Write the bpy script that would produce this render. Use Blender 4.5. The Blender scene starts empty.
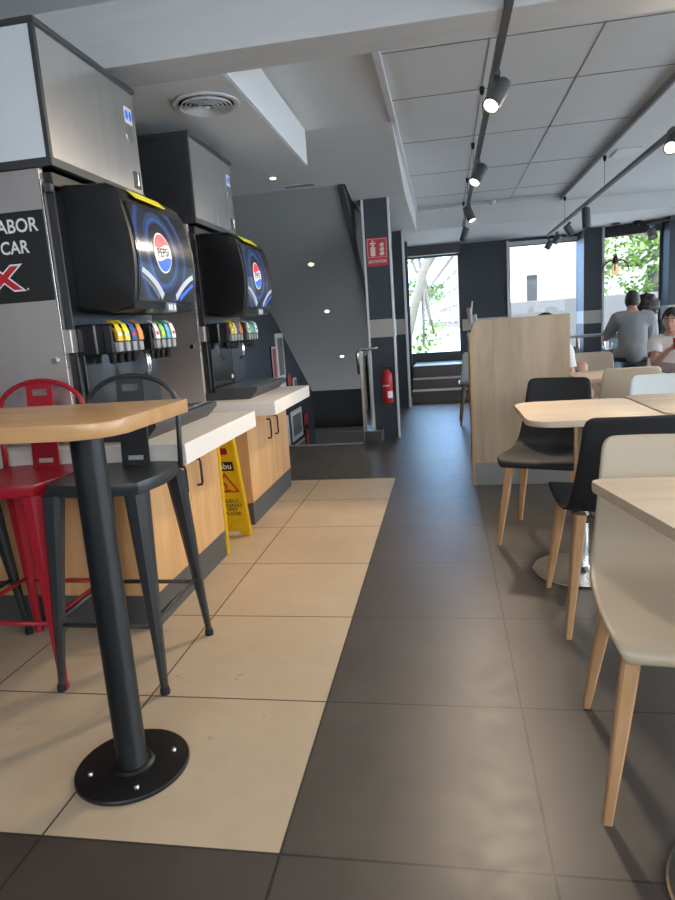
import bpy, bmesh, math, random
from mathutils import Vector, Matrix
random.seed(7)
sc = bpy.context.scene
COL = sc.collection
PI = math.pi

# ------------------------------------------------------------------ materials
def mat(name, col, rough=.5, metal=0., spec=.5, noise=0., nscale=8., bump=0., bscale=60., emit=None, estr=0., coat=0., aniso=None):
    m = bpy.data.materials.new(name); m.use_nodes = True
    nt = m.node_tree; b = nt.nodes['Principled BSDF']
    b.inputs['Base Color'].default_value = (*col, 1)
    b.inputs['Roughness'].default_value = rough
    b.inputs['Metallic'].default_value = metal
    b.inputs['Specular IOR Level'].default_value = spec
    b.inputs['Coat Weight'].default_value = coat
    if emit:
        b.inputs['Emission Color'].default_value = (*emit, 1)
        b.inputs['Emission Strength'].default_value = estr
    if noise or bump or aniso:
        tc = nt.nodes.new('ShaderNodeTexCoord'); mp = nt.nodes.new('ShaderNodeMapping')
        nt.links.new(tc.outputs['Object'], mp.inputs['Vector'])
        if aniso: mp.inputs['Scale'].default_value = aniso
        if noise:
            n = nt.nodes.new('ShaderNodeTexNoise'); n.inputs['Scale'].default_value = nscale
            n.inputs['Detail'].default_value = 6
            nt.links.new(mp.outputs['Vector'], n.inputs['Vector'])
            r = nt.nodes.new('ShaderNodeMixRGB'); r.blend_type = 'MIX'
            r.inputs[1].default_value = (*[c*(1-noise) for c in col], 1)
            r.inputs[2].default_value = (*[min(1, c*(1+noise)) for c in col], 1)
            nt.links.new(n.outputs['Fac'], r.inputs[0])
            nt.links.new(r.outputs[0], b.inputs['Base Color'])
        if bump:
            n2 = nt.nodes.new('ShaderNodeTexNoise'); n2.inputs['Scale'].default_value = bscale
            n2.inputs['Detail'].default_value = 4
            nt.links.new(mp.outputs['Vector'], n2.inputs['Vector'])
            bp = nt.nodes.new('ShaderNodeBump'); bp.inputs['Strength'].default_value = bump
            bp.inputs['Distance'].default_value = .01
            nt.links.new(n2.outputs['Fac'], bp.inputs['Height'])
            nt.links.new(bp.outputs['Normal'], b.inputs['Normal'])
    return m

def wood(name, c1, c2, scale=(9, 9, 1.1), rough=.42, spec=.4, bands=.55):
    m = bpy.data.materials.new(name); m.use_nodes = True
    nt = m.node_tree; b = nt.nodes['Principled BSDF']; L = nt.links.new
    tc = nt.nodes.new('ShaderNodeTexCoord'); mp = nt.nodes.new('ShaderNodeMapping')
    L(tc.outputs['Object'], mp.inputs['Vector']); mp.inputs['Scale'].default_value = scale
    n = nt.nodes.new('ShaderNodeTexNoise'); n.inputs['Scale'].default_value = 1.6; n.inputs['Detail'].default_value = 8
    n.inputs['Roughness'].default_value = .62; n.inputs['Distortion'].default_value = bands
    L(mp.outputs['Vector'], n.inputs['Vector'])
    r = nt.nodes.new('ShaderNodeValToRGB')
    r.color_ramp.elements[0].position = .32; r.color_ramp.elements[0].color = (*c1, 1)
    r.color_ramp.elements[1].position = .66; r.color_ramp.elements[1].color = (*c2, 1)
    L(n.outputs['Fac'], r.inputs[0]); L(r.outputs[0], b.inputs['Base Color'])
    b.inputs['Roughness'].default_value = rough; b.inputs['Specular IOR Level'].default_value = spec
    return m

def glass(name, tint=(.96, .98, 1)):
    m = bpy.data.materials.new(name); m.use_nodes = True; nt = m.node_tree
    nt.nodes.remove(nt.nodes['Principled BSDF']); out = nt.nodes['Material Output']
    t = nt.nodes.new('ShaderNodeBsdfTransparent'); t.inputs[0].default_value = (*tint, 1)
    g = nt.nodes.new('ShaderNodeBsdfGlossy'); g.inputs['Roughness'].default_value = .02
    f = nt.nodes.new('ShaderNodeFresnel'); f.inputs[0].default_value = 1.25
    mx = nt.nodes.new('ShaderNodeMixShader')
    nt.links.new(f.outputs[0], mx.inputs[0]); nt.links.new(t.outputs[0], mx.inputs[1]); nt.links.new(g.outputs[0], mx.inputs[2])
    nt.links.new(mx.outputs[0], out.inputs['Surface'])
    return m

TX, TY, TW = -.411, 1.2, .6          # floor tile grid origin and size
def floor_mat():
    m = bpy.data.materials.new('floor_tiles'); m.use_nodes = True
    nt = m.node_tree; b = nt.nodes['Principled BSDF']; L = nt.links.new
    tc = nt.nodes.new('ShaderNodeTexCoord'); sp = nt.nodes.new('ShaderNodeSeparateXYZ'); L(tc.outputs['Object'], sp.inputs[0])
    def M(op, a, bb=None, c=None):
        n = nt.nodes.new('ShaderNodeMath'); n.operation = op
        for i, v in enumerate((a, bb, c)):
            if v is None: continue
            if hasattr(v, 'links'): L(v, n.inputs[i])
            else: n.inputs[i].default_value = v
        return n.outputs[0]
    def line(ax, o):
        u = M('DIVIDE', M('SUBTRACT', ax, o), TW)
        fr = M('FRACT', u); d = M('MINIMUM', fr, M('SUBTRACT', 1., fr))
        return M('LESS_THAN', d, .0032/TW), M('FLOOR', u)
    lx, ix = line(sp.outputs[0], TX); ly, iy = line(sp.outputs[1], TY)
    grout = M('MAXIMUM', lx, ly)
    cream = M('MULTIPLY', M('LESS_THAN', sp.outputs[0], TX), M('MULTIPLY', M('GREATER_THAN', sp.outputs[1], TY), M('LESS_THAN', sp.outputs[1], TY+6*TW)))
    n = nt.nodes.new('ShaderNodeTexNoise'); n.inputs['Scale'].default_value = 2.2; n.inputs['Detail'].default_value = 9
    n.inputs['Roughness'].default_value = .6; L(tc.outputs['Object'], n.inputs['Vector'])
    n3 = nt.nodes.new('ShaderNodeTexNoise'); n3.inputs['Scale'].default_value = 14; n3.inputs['Detail'].default_value = 4
    L(tc.outputs['Object'], n3.inputs['Vector'])
    cv = nt.nodes.new('ShaderNodeCombineXYZ'); L(ix, cv.inputs[0]); L(iy, cv.inputs[1])
    wn = nt.nodes.new('ShaderNodeTexWhiteNoise'); L(cv.outputs[0], wn.inputs['Vector'])
    v = M('ADD', M('MULTIPLY', n.outputs['Fac'], .6), M('ADD', M('MULTIPLY', n3.outputs['Fac'], .22), M('MULTIPLY', wn.outputs['Value'], .12)))
    def ramp(c1, c2, p1=.3, p2=.65):
        r = nt.nodes.new('ShaderNodeValToRGB'); r.color_ramp.elements[0].position = p1; r.color_ramp.elements[1].position = p2
        r.color_ramp.elements[0].color = (*c1, 1); r.color_ramp.elements[1].color = (*c2, 1); L(v, r.inputs[0]); return r.outputs[0]
    def mix(f, a, bb):
        x = nt.nodes.new('ShaderNodeMixRGB'); L(f, x.inputs[0])
        for i, q in ((1, a), (2, bb)):
            if hasattr(q, 'links'): L(q, x.inputs[i])
            else: x.inputs[i].default_value = (*q, 1)
        return x.outputs[0]
    c = mix(cream, ramp((.054, .043, .034), (.094, .075, .061)), ramp((.50, .375, .25), (.62, .485, .335)))
    # scuffs: small dark stains of their own shape
    n4 = nt.nodes.new('ShaderNodeTexNoise'); n4.inputs['Scale'].default_value = 9; n4.inputs['Detail'].default_value = 2
    L(tc.outputs['Object'], n4.inputs['Vector'])
    st = M('MULTIPLY', M('GREATER_THAN', n4.outputs['Fac'], .725), .22)
    c = mix(st, c, (.05, .042, .036))
    c = mix(grout, c, mix(cream, (.012, .010, .009), (.075, .06, .045)))
    L(c, b.inputs['Base Color'])
    ro = M('ADD', M('MULTIPLY', n3.outputs['Fac'], .14), M('ADD', M('MULTIPLY', cream, .06), .32))
    L(ro, b.inputs['Roughness'])
    L(M('SUBTRACT', .75, M('MULTIPLY', cream, .3)), b.inputs['Specular IOR Level'])
    bp = nt.nodes.new('ShaderNodeBump'); bp.inputs['Strength'].default_value = .18; bp.inputs['Distance'].default_value = .004
    h = M('MULTIPLY', n3.outputs['Fac'], .06); L(h, bp.inputs['Height']); L(bp.outputs['Normal'], b.inputs['Normal'])
    return m

M_ = {}
M_['floor'] = floor_mat()
M_['ceil'] = mat('ceiling_paint', (.74, .75, .75), .75, noise=.04, nscale=3, bump=.05, bscale=9)
M_['beam'] = mat('beam_paint', (.64, .645, .645), .6, noise=.10, nscale=2.5, aniso=(1, 7, 7), bump=.12, bscale=3)
M_['joint'] = mat('ceiling_joint', (.27, .275, .28), .8)
M_['trimwhite'] = mat('white_trim', (.72, .73, .74), .5)
M_['slotwhite'] = mat('pale_lining', (.90, .92, .93), .5)
M_['wall'] = mat('slate_wall', (.038, .049, .064), .55, noise=.12, nscale=6)
M_['soffit'] = mat('stair_soffit', (.40, .415, .415), .7, noise=.06, nscale=2)
M_['black'] = mat('black_plastic', (.010, .010, .011), .38)
M_['blackgloss'] = mat('black_gloss', (.012, .012, .013), .16)
M_['blackrub'] = mat('black_rubber', (.015, .015, .015), .8)
M_['steel'] = mat('brushed_steel', (.56, .55, .535), .27, 1., bump=.05, bscale=30, aniso=(12, 12, .4))
M_['steelY'] = mat('brushed_steel_front', (.66, .66, .65), .27, .92, noise=.16, nscale=2.2, aniso=(3, 4.5, .05), bump=.22, bscale=5)
M_['steelside'] = mat('satin_steel_side', (.80, .83, .85), .5, .2, noise=.03, nscale=4)
M_['steelpanel'] = mat('warm_steel_panel', (.60, .54, .51), .42, .75, noise=.06, nscale=3, aniso=(4, 4, .5))
M_['chrome'] = mat('chrome', (.75, .75, .75), .12, 1.)
M_['dkmetal'] = mat('dark_trim', (.045, .045, .048), .42)
M_['icebody_sideshade'] = mat('dark_body_shaded_side', (.035, .036, .038), .45)  # dark cabinet body; also carries the shadow on the farther side panel
M_['worktop'] = mat('pale_worktop', (.80, .74, .67), .38, noise=.03, nscale=12)
M_['oak'] = wood('oak_cabinet', (.55, .30, .125), (.70, .42, .19), (7, 7, .9))
M_['oakgrey'] = wood('greyed_oak_board', (.38, .28, .185), (.54, .41, .285), (6, 6, .8), .45)
M_['oaktop'] = wood('oak_top', (.50, .265, .105), (.60, .345, .155), (.9, 9, 9), .25, .5)
M_['ptop'] = wood('pale_table_top', (.60, .46, .33), (.69, .55, .41), (.9, 9, 9), .5, .35)
M_['beech'] = wood('beech_leg', (.43, .225, .10), (.55, .32, .16), (14, 14, 1.5), .45)
M_['darkwood'] = wood('dark_leg_wood', (.14, .085, .06), (.2, .13, .09), (14, 14, 1.5), .5)
M_['toe'] = mat('grey_plinth', (.075, .078, .08), .45)
M_['plinthlt'] = mat('light_grey_plinth', (.30, .30, .29), .35, .6)
M_['stoolblk'] = mat('charcoal_powder_coat', (.028, .031, .033), .36, noise=.1, nscale=40)
M_['stoolred'] = mat('red_powder_coat', (.36, .010, .022), .33)
M_['polemat'] = mat('black_powder_coat', (.008, .009, .010), .36)
M_['chblack'] = mat('black_shell', (.017, .017, .019), .55, spec=.3)
M_['chbeige'] = mat('beige_shell', (.47, .375, .265), .42)
M_['chwhite'] = mat('white_shell', (.60, .63, .63), .4)
M_['yellow'] = mat('yellow_plastic', (.80, .50, .008), .4)
M_['yellowtape'] = mat('yellow_strip', (.85, .76, .02), .45)
M_['red'] = mat('signal_red', (.55, .02, .028), .35)
M_['redsign'] = mat('red_sign', (.58, .03, .05), .45)
M_['cream'] = mat('cream_print', (.78, .72, .58), .5)
M_['white'] = mat('white_print', (.80, .80, .80), .5)
M_['grey'] = mat('grey_print', (.28, .28, .28), .5)
M_['streetgrey'] = mat('street_grey', (.14, .145, .15), .8)
M_['ink'] = mat('black_print', (.012, .012, .012), .5)
M_['beigeband'] = mat('beige_band', (.44, .42, .38), .5)
M_['glass'] = glass('window_glass')
M_['railglass'] = glass('rail_glass', (.80, .86, .86))
M_['skin'] = mat('skin', (.50, .27, .19), .5)
M_['skin2'] = mat('skin_tan', (.42, .22, .15), .5)
M_['hairdk'] = mat('dark_hair', (.016, .012, .010), .6, bump=.6, bscale=60)
M_['hairbr'] = mat('brown_hair', (.02, .015, .012), .6, bump=.4, bscale=90)
M_['shirtgrey'] = mat('grey_cotton', (.20, .21, .22), .85, noise=.1, nscale=9, bump=.3, bscale=14)
M_['shirtwhite'] = mat('white_cotton', (.72, .66, .64), .85, bump=.3, bscale=14)
M_['navy'] = mat('navy_cloth', (.03, .045, .07), .85)
M_['bluecloth'] = mat('blue_cloth', (.05, .12, .34), .85)
M_['shorts'] = mat('taupe_cloth', (.20, .15, .14), .85)
M_['lamp_on'] = mat('lit_lamp', (1, 1, 1), .4, emit=(1, .87, .66), estr=14)
M_['down_on'] = mat('lit_downlight', (1, 1, 1), .4, emit=(1, .84, .50), estr=9)
M_['bulb'] = mat('amber_bulb', (.55, .42, .26), .15, emit=(1, .75, .38), estr=.6)
M_['copper'] = mat('dark_copper', (.12, .055, .045), .35, .7)
M_['facade'] = mat('white_render', (.60, .60, .60), .85, noise=.04, nscale=.8)
M_['facadepink'] = mat('rose_render', (.21, .175, .17), .85, noise=.08, nscale=.6)
M_['winfar'] = mat('far_window', (.03, .035, .04), .25)
M_['bark'] = mat('pale_bark', (.17, .17, .145), .85, noise=.25, nscale=3, bump=.4, bscale=6)
M_['leaf'] = mat('leaf_green', (.16, .30, .06), .6, noise=.35, nscale=2.)
M_['pave'] = mat('pavement', (.58, .58, .57), .85, noise=.08, nscale=2)
M_['stairstep'] = mat('brown_step', (.10, .082, .072), .5, noise=.1, nscale=3)
M_['nosing'] = mat('pale_nosing', (.45, .42, .40), .4)
M_['pitwall'] = mat('pit_wall', (.055, .058, .06), .6)
M_['pitlow'] = mat('pit_grey', (.16, .165, .165), .6)
M_['paper'] = mat('paper', (.68, .68, .66), .7)
M_['photo'] = mat('photo_print', (.16, .16, .16), .4, noise=.85, nscale=9)
M_['photored'] = mat('red_poster', (.42, .07, .07), .4, noise=.7, nscale=10)
M_['lightblue'] = mat('pale_blue_print', (.45, .60, .68), .5, noise=.3, nscale=12)

# ------------------------------------------------------------------ object helpers
def obj(name, bm, m, parent=None, smooth=False, loc=None, rot=None, fix=True):
    me = bpy.data.meshes.new(name)
    if fix: bmesh.ops.recalc_face_normals(bm, faces=bm.faces)
    bm.to_mesh(me); bm.free()
    for mm in (m if isinstance(m, (list, tuple)) else [m]): me.materials.append(M_[mm])
    if smooth:
        me.shade_smooth() if smooth is True else me.set_sharp_from_angle(angle=math.radians(smooth))
        if smooth is not True:
            for p in me.polygons: p.use_smooth = True
    o = bpy.data.objects.new(name, me); COL.objects.link(o)
    if parent: o.parent = parent
    if loc: o.location = loc
    if rot: o.rotation_euler = rot
    return o
def thing(name, label, cat, loc=(0, 0, 0), rz=0, group=None):
    o = bpy.data.objects.new(name, None); COL.objects.link(o); o.empty_display_size = .1
    o.location = loc; o.rotation_euler = (0, 0, rz); return tag(o, label, cat, group)
def tag(o, label, cat, group=None):
    o['label'] = label; o['category'] = cat
    if group: o['group'] = group
    return o
def struct(o): o['kind'] = 'structure'; return o
def setting(name, loc=(0, 0, 0), rz=0):
    o = bpy.data.objects.new(name, None); COL.objects.link(o); o.location = loc; o.rotation_euler = (0, 0, rz)
    return struct(o)
def dup(root, loc, rz, label, group=None, name=None):
    r = root.copy(); COL.objects.link(r); r.location = loc; r.rotation_euler = (0, 0, rz); r['label'] = label
    if group: r['group'] = group
    def rec(a, b):
        for ch in [x for x in COL.objects if x.parent == a]:
            c = ch.copy(); COL.objects.link(c); c.parent = b; rec(ch, c)
    rec(root, r)
    return r
def B(): return bmesh.new()
def box(bm, x0, x1, y0, y1, z0, z1, bev=0., seg=2, mi=0, M=None):
    vs = [bm.verts.new((x, y, z)) for x in (x0, x1) for y in (y0, y1) for z in (z0, z1)]
    fs = [(0, 1, 3, 2), (4, 6, 7, 5), (0, 4, 5, 1), (2, 3, 7, 6), (0, 2, 6, 4), (1, 5, 7, 3)]
    F = [bm.faces.new([vs[i] for i in f]) for f in fs]
    for f in F: f.material_index = mi
    bm.normal_update()
    if M is not None: bmesh.ops.transform(bm, matrix=M, verts=vs)
    if bev:
        es = list({e for f in F for e in f.edges})
        bmesh.ops.bevel(bm, geom=es, offset=bev, segments=seg, affect='EDGES', profile=.5)
    return vs
def bx(*a, **k):
    bm = B(); box(bm, *a, **k); return bm
def frame_of(d):
    d = Vector(d).normalized()
    u = d.cross(Vector((0, 0, 1)) if abs(d.z) < .95 else Vector((1, 0, 0))).normalized()
    return u, d.cross(u).normalized()
def tube(bm, pts, rad, n=10, cap=True, closed=False, mi=0, sq=None):
    pts = [Vector(p) for p in pts]; N = len(pts); rings = []
    rr = rad if isinstance(rad, (list, tuple)) else [rad]*N
    u = v = None
    for i, p in enumerate(pts):
        a = pts[(i-1) % N] if (i or closed) else p; b = pts[(i+1) % N] if (i < N-1 or closed) else p
        d = (b-a).normalized()
        if u is None: u, v = frame_of(d)
        else:
            u = (u - d*u.dot(d)).normalized(); v = d.cross(u).normalized()
        ring = []
        for k in range(n):
            t = 2*PI*(k+.5)/n
            c, s = math.cos(t), math.sin(t)
            ring.append(bm.verts.new(p + (u*c*(sq or 1) + v*s)*rr[i]))
        rings.append(ring)
    for i in range(N if closed else N-1):
        A, C = rings[i], rings[(i+1) % N]
        for k in range(n):
            f = bm.faces.new((A[k], A[(k+1) % n], C[(k+1) % n], C[k])); f.material_index = mi
    if cap and not closed:
        for r in (rings[0][::-1], rings[-1]):
            f = bm.faces.new(r); f.material_index = mi
    return bm
def lathe(bm, prof, n=32, c=(0, 0, 0), mi=0, R=None):
    rings = []; c = Vector(c); R = R or Matrix.Identity(3)
    for (r, z) in prof:
        if r < 1e-6: rings.append([bm.verts.new(c + R @ Vector((0, 0, z)))])
        else: rings.append([bm.verts.new(c + R @ Vector((r*math.cos(2*PI*k/n), r*math.sin(2*PI*k/n), z))) for k in range(n)])
    for a, b in zip(rings, rings[1:]):
        if len(a) == 1 and len(b) == 1: continue
        for k in range(n):
            if len(a) == 1: f = bm.faces.new((a[0], b[k], b[(k+1) % n]))
            elif len(b) == 1: f = bm.faces.new((a[k], b[0], a[(k+1) % n]))
            else: f = bm.faces.new((a[k], a[(k+1) % n], b[(k+1) % n], b[k]))
            f.material_index = mi
    return bm
def prism(bm, poly, f0, f1, mi=0):
    """poly: 2-D points; f0/f1 map (a,b) to 3-D on the two caps"""
    A = [bm.verts.new(f0(*p)) for p in poly]; C = [bm.verts.new(f1(*p)) for p in poly]
    n = len(poly)
    fs = [bm.faces.new(A[::-1]), bm.faces.new(C)]
    for k in range(n): fs.append(bm.faces.new((A[k], A[(k+1) % n], C[(k+1) % n], C[k])))
    for f in fs: f.material_index = mi
    return fs
def rrect(x0, x1, y0, y1, r, n=6, rs=None):
    rs = rs or [r]*4; out = []
    for (cx, cy, a0), q in zip(((x1, y1, 0), (x0, y1, PI/2), (x0, y0, PI), (x1, y0, 1.5*PI)), rs):
        sx = -1 if cx == x1 else 1; sy = -1 if cy == y1 else 1
        if q < 1e-5: out.append((cx, cy)); continue
        for k in range(n+1):
            t = a0 + PI/2*k/n; out.append((cx+sx*q+q*math.cos(t), cy+sy*q+q*math.sin(t)))
    return out
def slab(poly, z0, z1, bev=.0):
    bm = B(); fs = prism(bm, poly, lambda a, b: (a, b, z0), lambda a, b: (a, b, z1))
    if bev:
        es = [e for e in bm.edges if abs(e.verts[0].co.z-e.verts[1].co.z) < 1e-6]
        bmesh.ops.bevel(bm, geom=es, offset=bev, segments=2, affect='EDGES', profile=.5)
    return bm
def text2d(s, size, bold=0., ext=0.):
    cu = bpy.data.curves.new('txt', 'FONT'); cu.body = s; cu.size = size; cu.offset = bold
    cu.align_x = 'CENTER'; cu.align_y = 'CENTER'; cu.resolution_u = 3
    o = bpy.data.objects.new('txt', cu); COL.objects.link(o)
    dg = bpy.context.evaluated_depsgraph_get(); dg.update()
    me = bpy.data.meshes.new_from_object(o.evaluated_get(dg))
    V = [v.co.copy() for v in me.vertices]; F = [tuple(p.vertices) for p in me.polygons]
    bpy.data.objects.remove(o); bpy.data.curves.remove(cu); bpy.data.meshes.remove(me)
    return V, F
def put_text(bm, s, size, fn, bold=0., sx=1., mi=0, th=0):
    V, F = text2d(s, size, bold)
    vs = [bm.verts.new(fn(v.x*sx, v.y)) for v in V]
    for f in F:
        try: q = bm.faces.new([vs[i] for i in f]); q.material_index = mi
        except ValueError: pass
def poly2d(bm, poly, fn, mi=0):
    vs = [bm.verts.new(fn(*p)) for p in poly]
    f = bm.faces.new(vs); f.material_index = mi
    if len(vs) > 4: bmesh.ops.triangulate(bm, faces=[f])

# ------------------------------------------------------------------ the setting
XL, XR, YB, YF = -2.16, 4.3, -1.6, 11.25
PX0, PX1, PY0, PY1 = XL, -.86, 6.34, 10.15     # stair pit
ZL, ZU = 2.395, 2.67
bm = B()
box(bm, XL-.1, XR+.2, YB-.1, PY0, -.12, 0); box(bm, PX1, XR+.2, PY0, YF+.2, -.12, 0); box(bm, XL-.1, PX1, PY1+.15, YF+.2, -.12, 0)
struct(obj('floor', bm, 'floor'))
# ceiling: near slab, low soffit on the left, raised tiled field, far low strip
bm = B()
box(bm, XL-.1, XR+.2, YB-.1, 2.97, 2.66, 2.78)
box(bm, XL-.1, -1.0, 3.21, 5.08, ZL, 2.78)            # left low ceiling
def cz(y): return 2.65-.17*(y-5.1)                       # gently falling ceiling toward the stairs
prism(bm, [(3.21, 2.78), (3.21, 2.70), (5.1, 2.65), (5.1, 2.78)], lambda a, b: (-1.0, a, b), lambda a, b: (-.335, a, b))
prism(bm, [(5.08, 2.78), (5.08, 2.655), (6.17, cz(6.17)), (6.17, 2.78)], lambda a, b: (XL-.1, a, b), lambda a, b: (-.335, a, b))
prism(bm, [(6.17, 2.78), (6.17, cz(6.17)), (6.6, ZL), (9.25, ZL), (9.25, 2.78)], lambda a, b: (PX1, a, b), lambda a, b: (-.335, a, b))
box(bm, -.335, 1.56, 3.21, 9.25, ZU, 2.78)
box(bm, 1.56, XR+.2, 3.21, 9.25, ZU-.05, 2.78)
box(bm, PX1, XR+.2, 9.25, YF+.2, ZL+.01, 2.78)
ceil = struct(obj('ceiling', bm, 'ceil'))
bm = B(); box(bm, XL-.1, XR+.2, 2.97, 3.21, ZL, 2.78, .004)
struct(obj('trim_1', bm, 'beam'))                     # plastered cross beam
# joints between the ceiling panels
bm = B()
for x in (.30, .905): box(bm, x-.003, x+.003, 3.95, 9.0, ZU-.003, ZU+.001)
for y in (3.96, 4.75, 5.85, 7.1, 8.35, 9.0): box(bm, -.30, 1.56, y-.003, y+.003, ZU-.003, ZU+.001)
struct(obj('trim_2', bm, 'joint'))
bm = B(); box(bm, -.345, -.30, 3.6, 9.05, ZU-.03, ZU, .005); struct(obj('trim_3', bm, 'ceil'))
bm = B(); box(bm, 1.55, 1.572, 3.6, 9.2, ZU-.052, ZU-.0, .002); struct(obj('trim_4', bm, 'grey'))

bm = B(); box(bm, XL-.15, XL, YB-.1, YF+.2, -2.2, 2.78); struct(obj('wall_left', bm, 'wall'))
bm = B(); box(bm, XL-.1, XR+.2, YB-.15, YB, 2.45, 2.78); box(bm, XL-.1, XR+.2, YB-.15, YB, 0, 1.2)
for x in (XL-.05, 0., 2.1, XR+.1): box(bm, x-.08, x+.08, YB-.17, YB+.02, 0, 2.78)
struct(obj('wall_back', bm, 'wall'))
# stair pit
bm = B(); box(bm, PX0, PX1+.1, PY1, PY1+.15, -.42, .30); struct(obj('wall_stairwell', bm, 'pitwall'))
bm = B(); box(bm, PX0, PX1+.1, PY1, PY1+.15, -2.2, -.5); box(bm, PX1, PX1+.1, PY0, PY1, -2.2, -.12); box(bm, PX0, PX1, PY0-.1, PY0, -2.2, -.12)
struct(obj('wall_stairwell_lower', bm, 'pitlow'))
bm = B(); box(bm, PX0, PX1, PY1-.03, PY1+.12, -.5, -.42, .006); struct(obj('trim_5', bm, 'plinthlt'))
bm = B()
for i in range(11): box(bm, PX0, PX1, PY0+.29*i, PY0+.29*(i+1), -2.2, -.17*(i+1))
struct(obj('stairs_down', bm, 'stairstep'))
bm = B(); box(bm, PX0, PX1, PY0-.05, PY0, -.02, .006); struct(obj('trim_6', bm, 'nosing'))
# sloping soffit above the stairs
def sofz(y): return 1.95-.57*(y-7.06)
bm = B()
poly = [(6.17, ZL+.38), (6.17, sofz(6.17)), (PY1, sofz(PY1)), (PY1+.15, sofz(PY1)), (PY1+.15, 2.78)]
prism(bm, poly, lambda a, b: (XL, a, b), lambda a, b: (-.93, a, b)); struct(obj('wall_soffit', bm, 'soffit'))
bm = B()   # dark edge band of the flight and the wall beside it
poly = [(6.17, 2.78), (6.17, sofz(6.17)-.03), (9.4, sofz(9.4)-.03), (9.4, 2.78)]
prism(bm, poly, lambda a, b: (-.93, a, b), lambda a, b: (-.875, a, b)); struct(obj('trim_7', bm, 'pitwall'))

# pillars
def pillar(nm, x0, x1, y0, y1, z1, band, strips):
    o = setting(nm)
    c = obj('column', bx(x0, x1, y0, y1, 0, z1, bev=.004), 'wall', o)
    obj('band', bx(x0-.004, x1+.004, y0-.004, y1+.004, band[0], band[1], bev=.002), 'beigeband', o)
    for (a, b2, c0, c1) in strips: obj('edge_strip', bx(a, b2, c0, c1, 0, z1, bev=.003), 'trimwhite', o)
pillar('pillar', -.755, -.515, 6.6, 7.0, ZL, (1.045, 1.225), [(-.775, -.752, 6.592, 6.62), (-.517, -.495, 6.592, 6.63)])
pillar('pillar', -.66, -.53, 9.0, 9.4, ZL+.01, (1.02, 1.23), [(-.533, -.50, 8.99, 9.03)])
bm = B(); box(bm, XL, -.53, PY1+.15, PY1+.3, 0, 2.78); struct(obj('wall_behind_stairs', bm, 'wall'))
# far wall
bm = B()
box(bm, -2.2, -.66, YF, YF+.15, 0, 2.78)
box(bm, .30, 1.06, YF, YF+.15, 0, 2.78)
box(bm, -.66, .30, YF, YF+.15, 0, .60); box(bm, -.66, .30, YF, YF+.15, 2.27, 2.78)
box(bm, 1.06, 2.2, YF, YF+.15, 0, .55); box(bm, 1.06, 2.2, YF, YF+.15, 2.33, 2.78)
struct(obj('wall_far', bm, 'wall'))
bm = B(); box(bm, .30, 1.06, YF-.01, YF, .98, 1.17); struct(obj('trim_8', bm, 'beigeband'))
pillar('pillar', 2.16, 2.44, 10.72, 11.3, ZL+.01, (.97, 1.17), [(2.425, 2.46, 10.70, 10.74)])
def window(n, p0, p1, z0, z1, bars=(), fr=.045, mt='dkmetal'):
    """window between two floor points: frame + pane"""
    p0 = Vector((*p0, 0)); p1 = Vector((*p1, 0)); d = p1-p0; w = d.length
    o = setting('window_%d' % n, p0, math.atan2(d.y, d.x))
    bm = B(); box(bm, 0, w, -.03, .04, z0, z0+fr); box(bm, 0, w, -.03, .04, z1-fr, z1)
    for x in (0, *[b*w-fr/2 for b in bars], w-fr): box(bm, x, x+fr, -.03, .04, z0+fr, z1-fr)
    obj('window_frame', bm, mt, o)
    obj('pane', bx(fr*.5, w-fr*.5, 0, .008, z0+fr*.5, z1-fr*.5), 'glass', o)
window(1, (-.66, YF+.04), (.30, YF+.04), .60, 2.27, mt='dkmetal')
bm = B(); box(bm, -.66, .30, YF-.22, YF, 2.25, ZL+.02, .004); struct(obj('trim_9', bm, 'toe'))
window(2, (1.06, YF+.04), (2.2, YF+.04), .55, 2.33)
bm = B(); box(bm, 1.05, 1.09, YF-.04, YF+.02, .5, 2.38); box(bm, 1.06, 2.2, YF-.03, YF+.02, 2.30, 2.36); struct(obj('trim_10', bm, 'trimwhite'))
P0, P1 = Vector((2.42, 10.85, 0)), Vector((3.22, 10.4, 0))
window(3, P0.xy, P1.xy, .12, 2.31, fr=.06, bars=())
bm = B(); d = (P1-P0); a = math.atan2(d.y, d.x)
o = setting('wall_corner', P0, a)
obj('lintel', bx(0, d.length, -.04, .12, 2.31, 2.78), 'wall', o)
obj('sill', bx(0, d.length, -.05, .12, 0, .12), 'wall', o)
pillar('pillar', 3.18, 3.42, 10.05, 10.5, ZL+.01, (.97, 1.17), [])
# right wall with its big street windows (mostly out of frame)
segs = [(10.1, 7.6), (7.4, 4.6), (4.4, 1.6), (1.4, -1.4)]
bm = B()
box(bm, XR, XR+.15, YB, 10.3, 0, .12); box(bm, XR, XR+.15, YB, 10.3, 2.35, 2.78)
for y in (10.2, 7.5, 4.5, 1.5, -1.5): box(bm, XR-.03, XR+.18, y-.1, y+.1, 0, 2.78)
box(bm, 3.35, XR+.15, 10.2, 10.35, 0, 2.78)
struct(obj('wall_right', bm, 'wall'))
for k, (a, b) in enumerate(segs): window(4+k, (XR+.05, a), (XR+.05, b), .12, 2.35, bars=(.5,))
for k, (a, b) in enumerate(((-2.12, -.08), (.08, 2.02), (2.18, 4.3))): window(8+k, (a, YB-.08), (b, YB-.08), 1.2, 2.45)
# tiered steps under the first window
bm = B()
for i, (y, z) in enumerate(((9.40, .18), (9.72, .325), (10.05, .505))): box(bm, -.5, .55, y, YF, z-.185, z-.012)
struct(obj('steps', bm, 'stairstep'))
bm = B()
for i, (y, z) in enumerate(((9.40, .18), (9.72, .325), (10.05, .505))): box(bm, -.5, .55, y-.01, y+.30, z-.012, z, .003)
struct(obj('trim_11', bm, 'nosing'))

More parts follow.
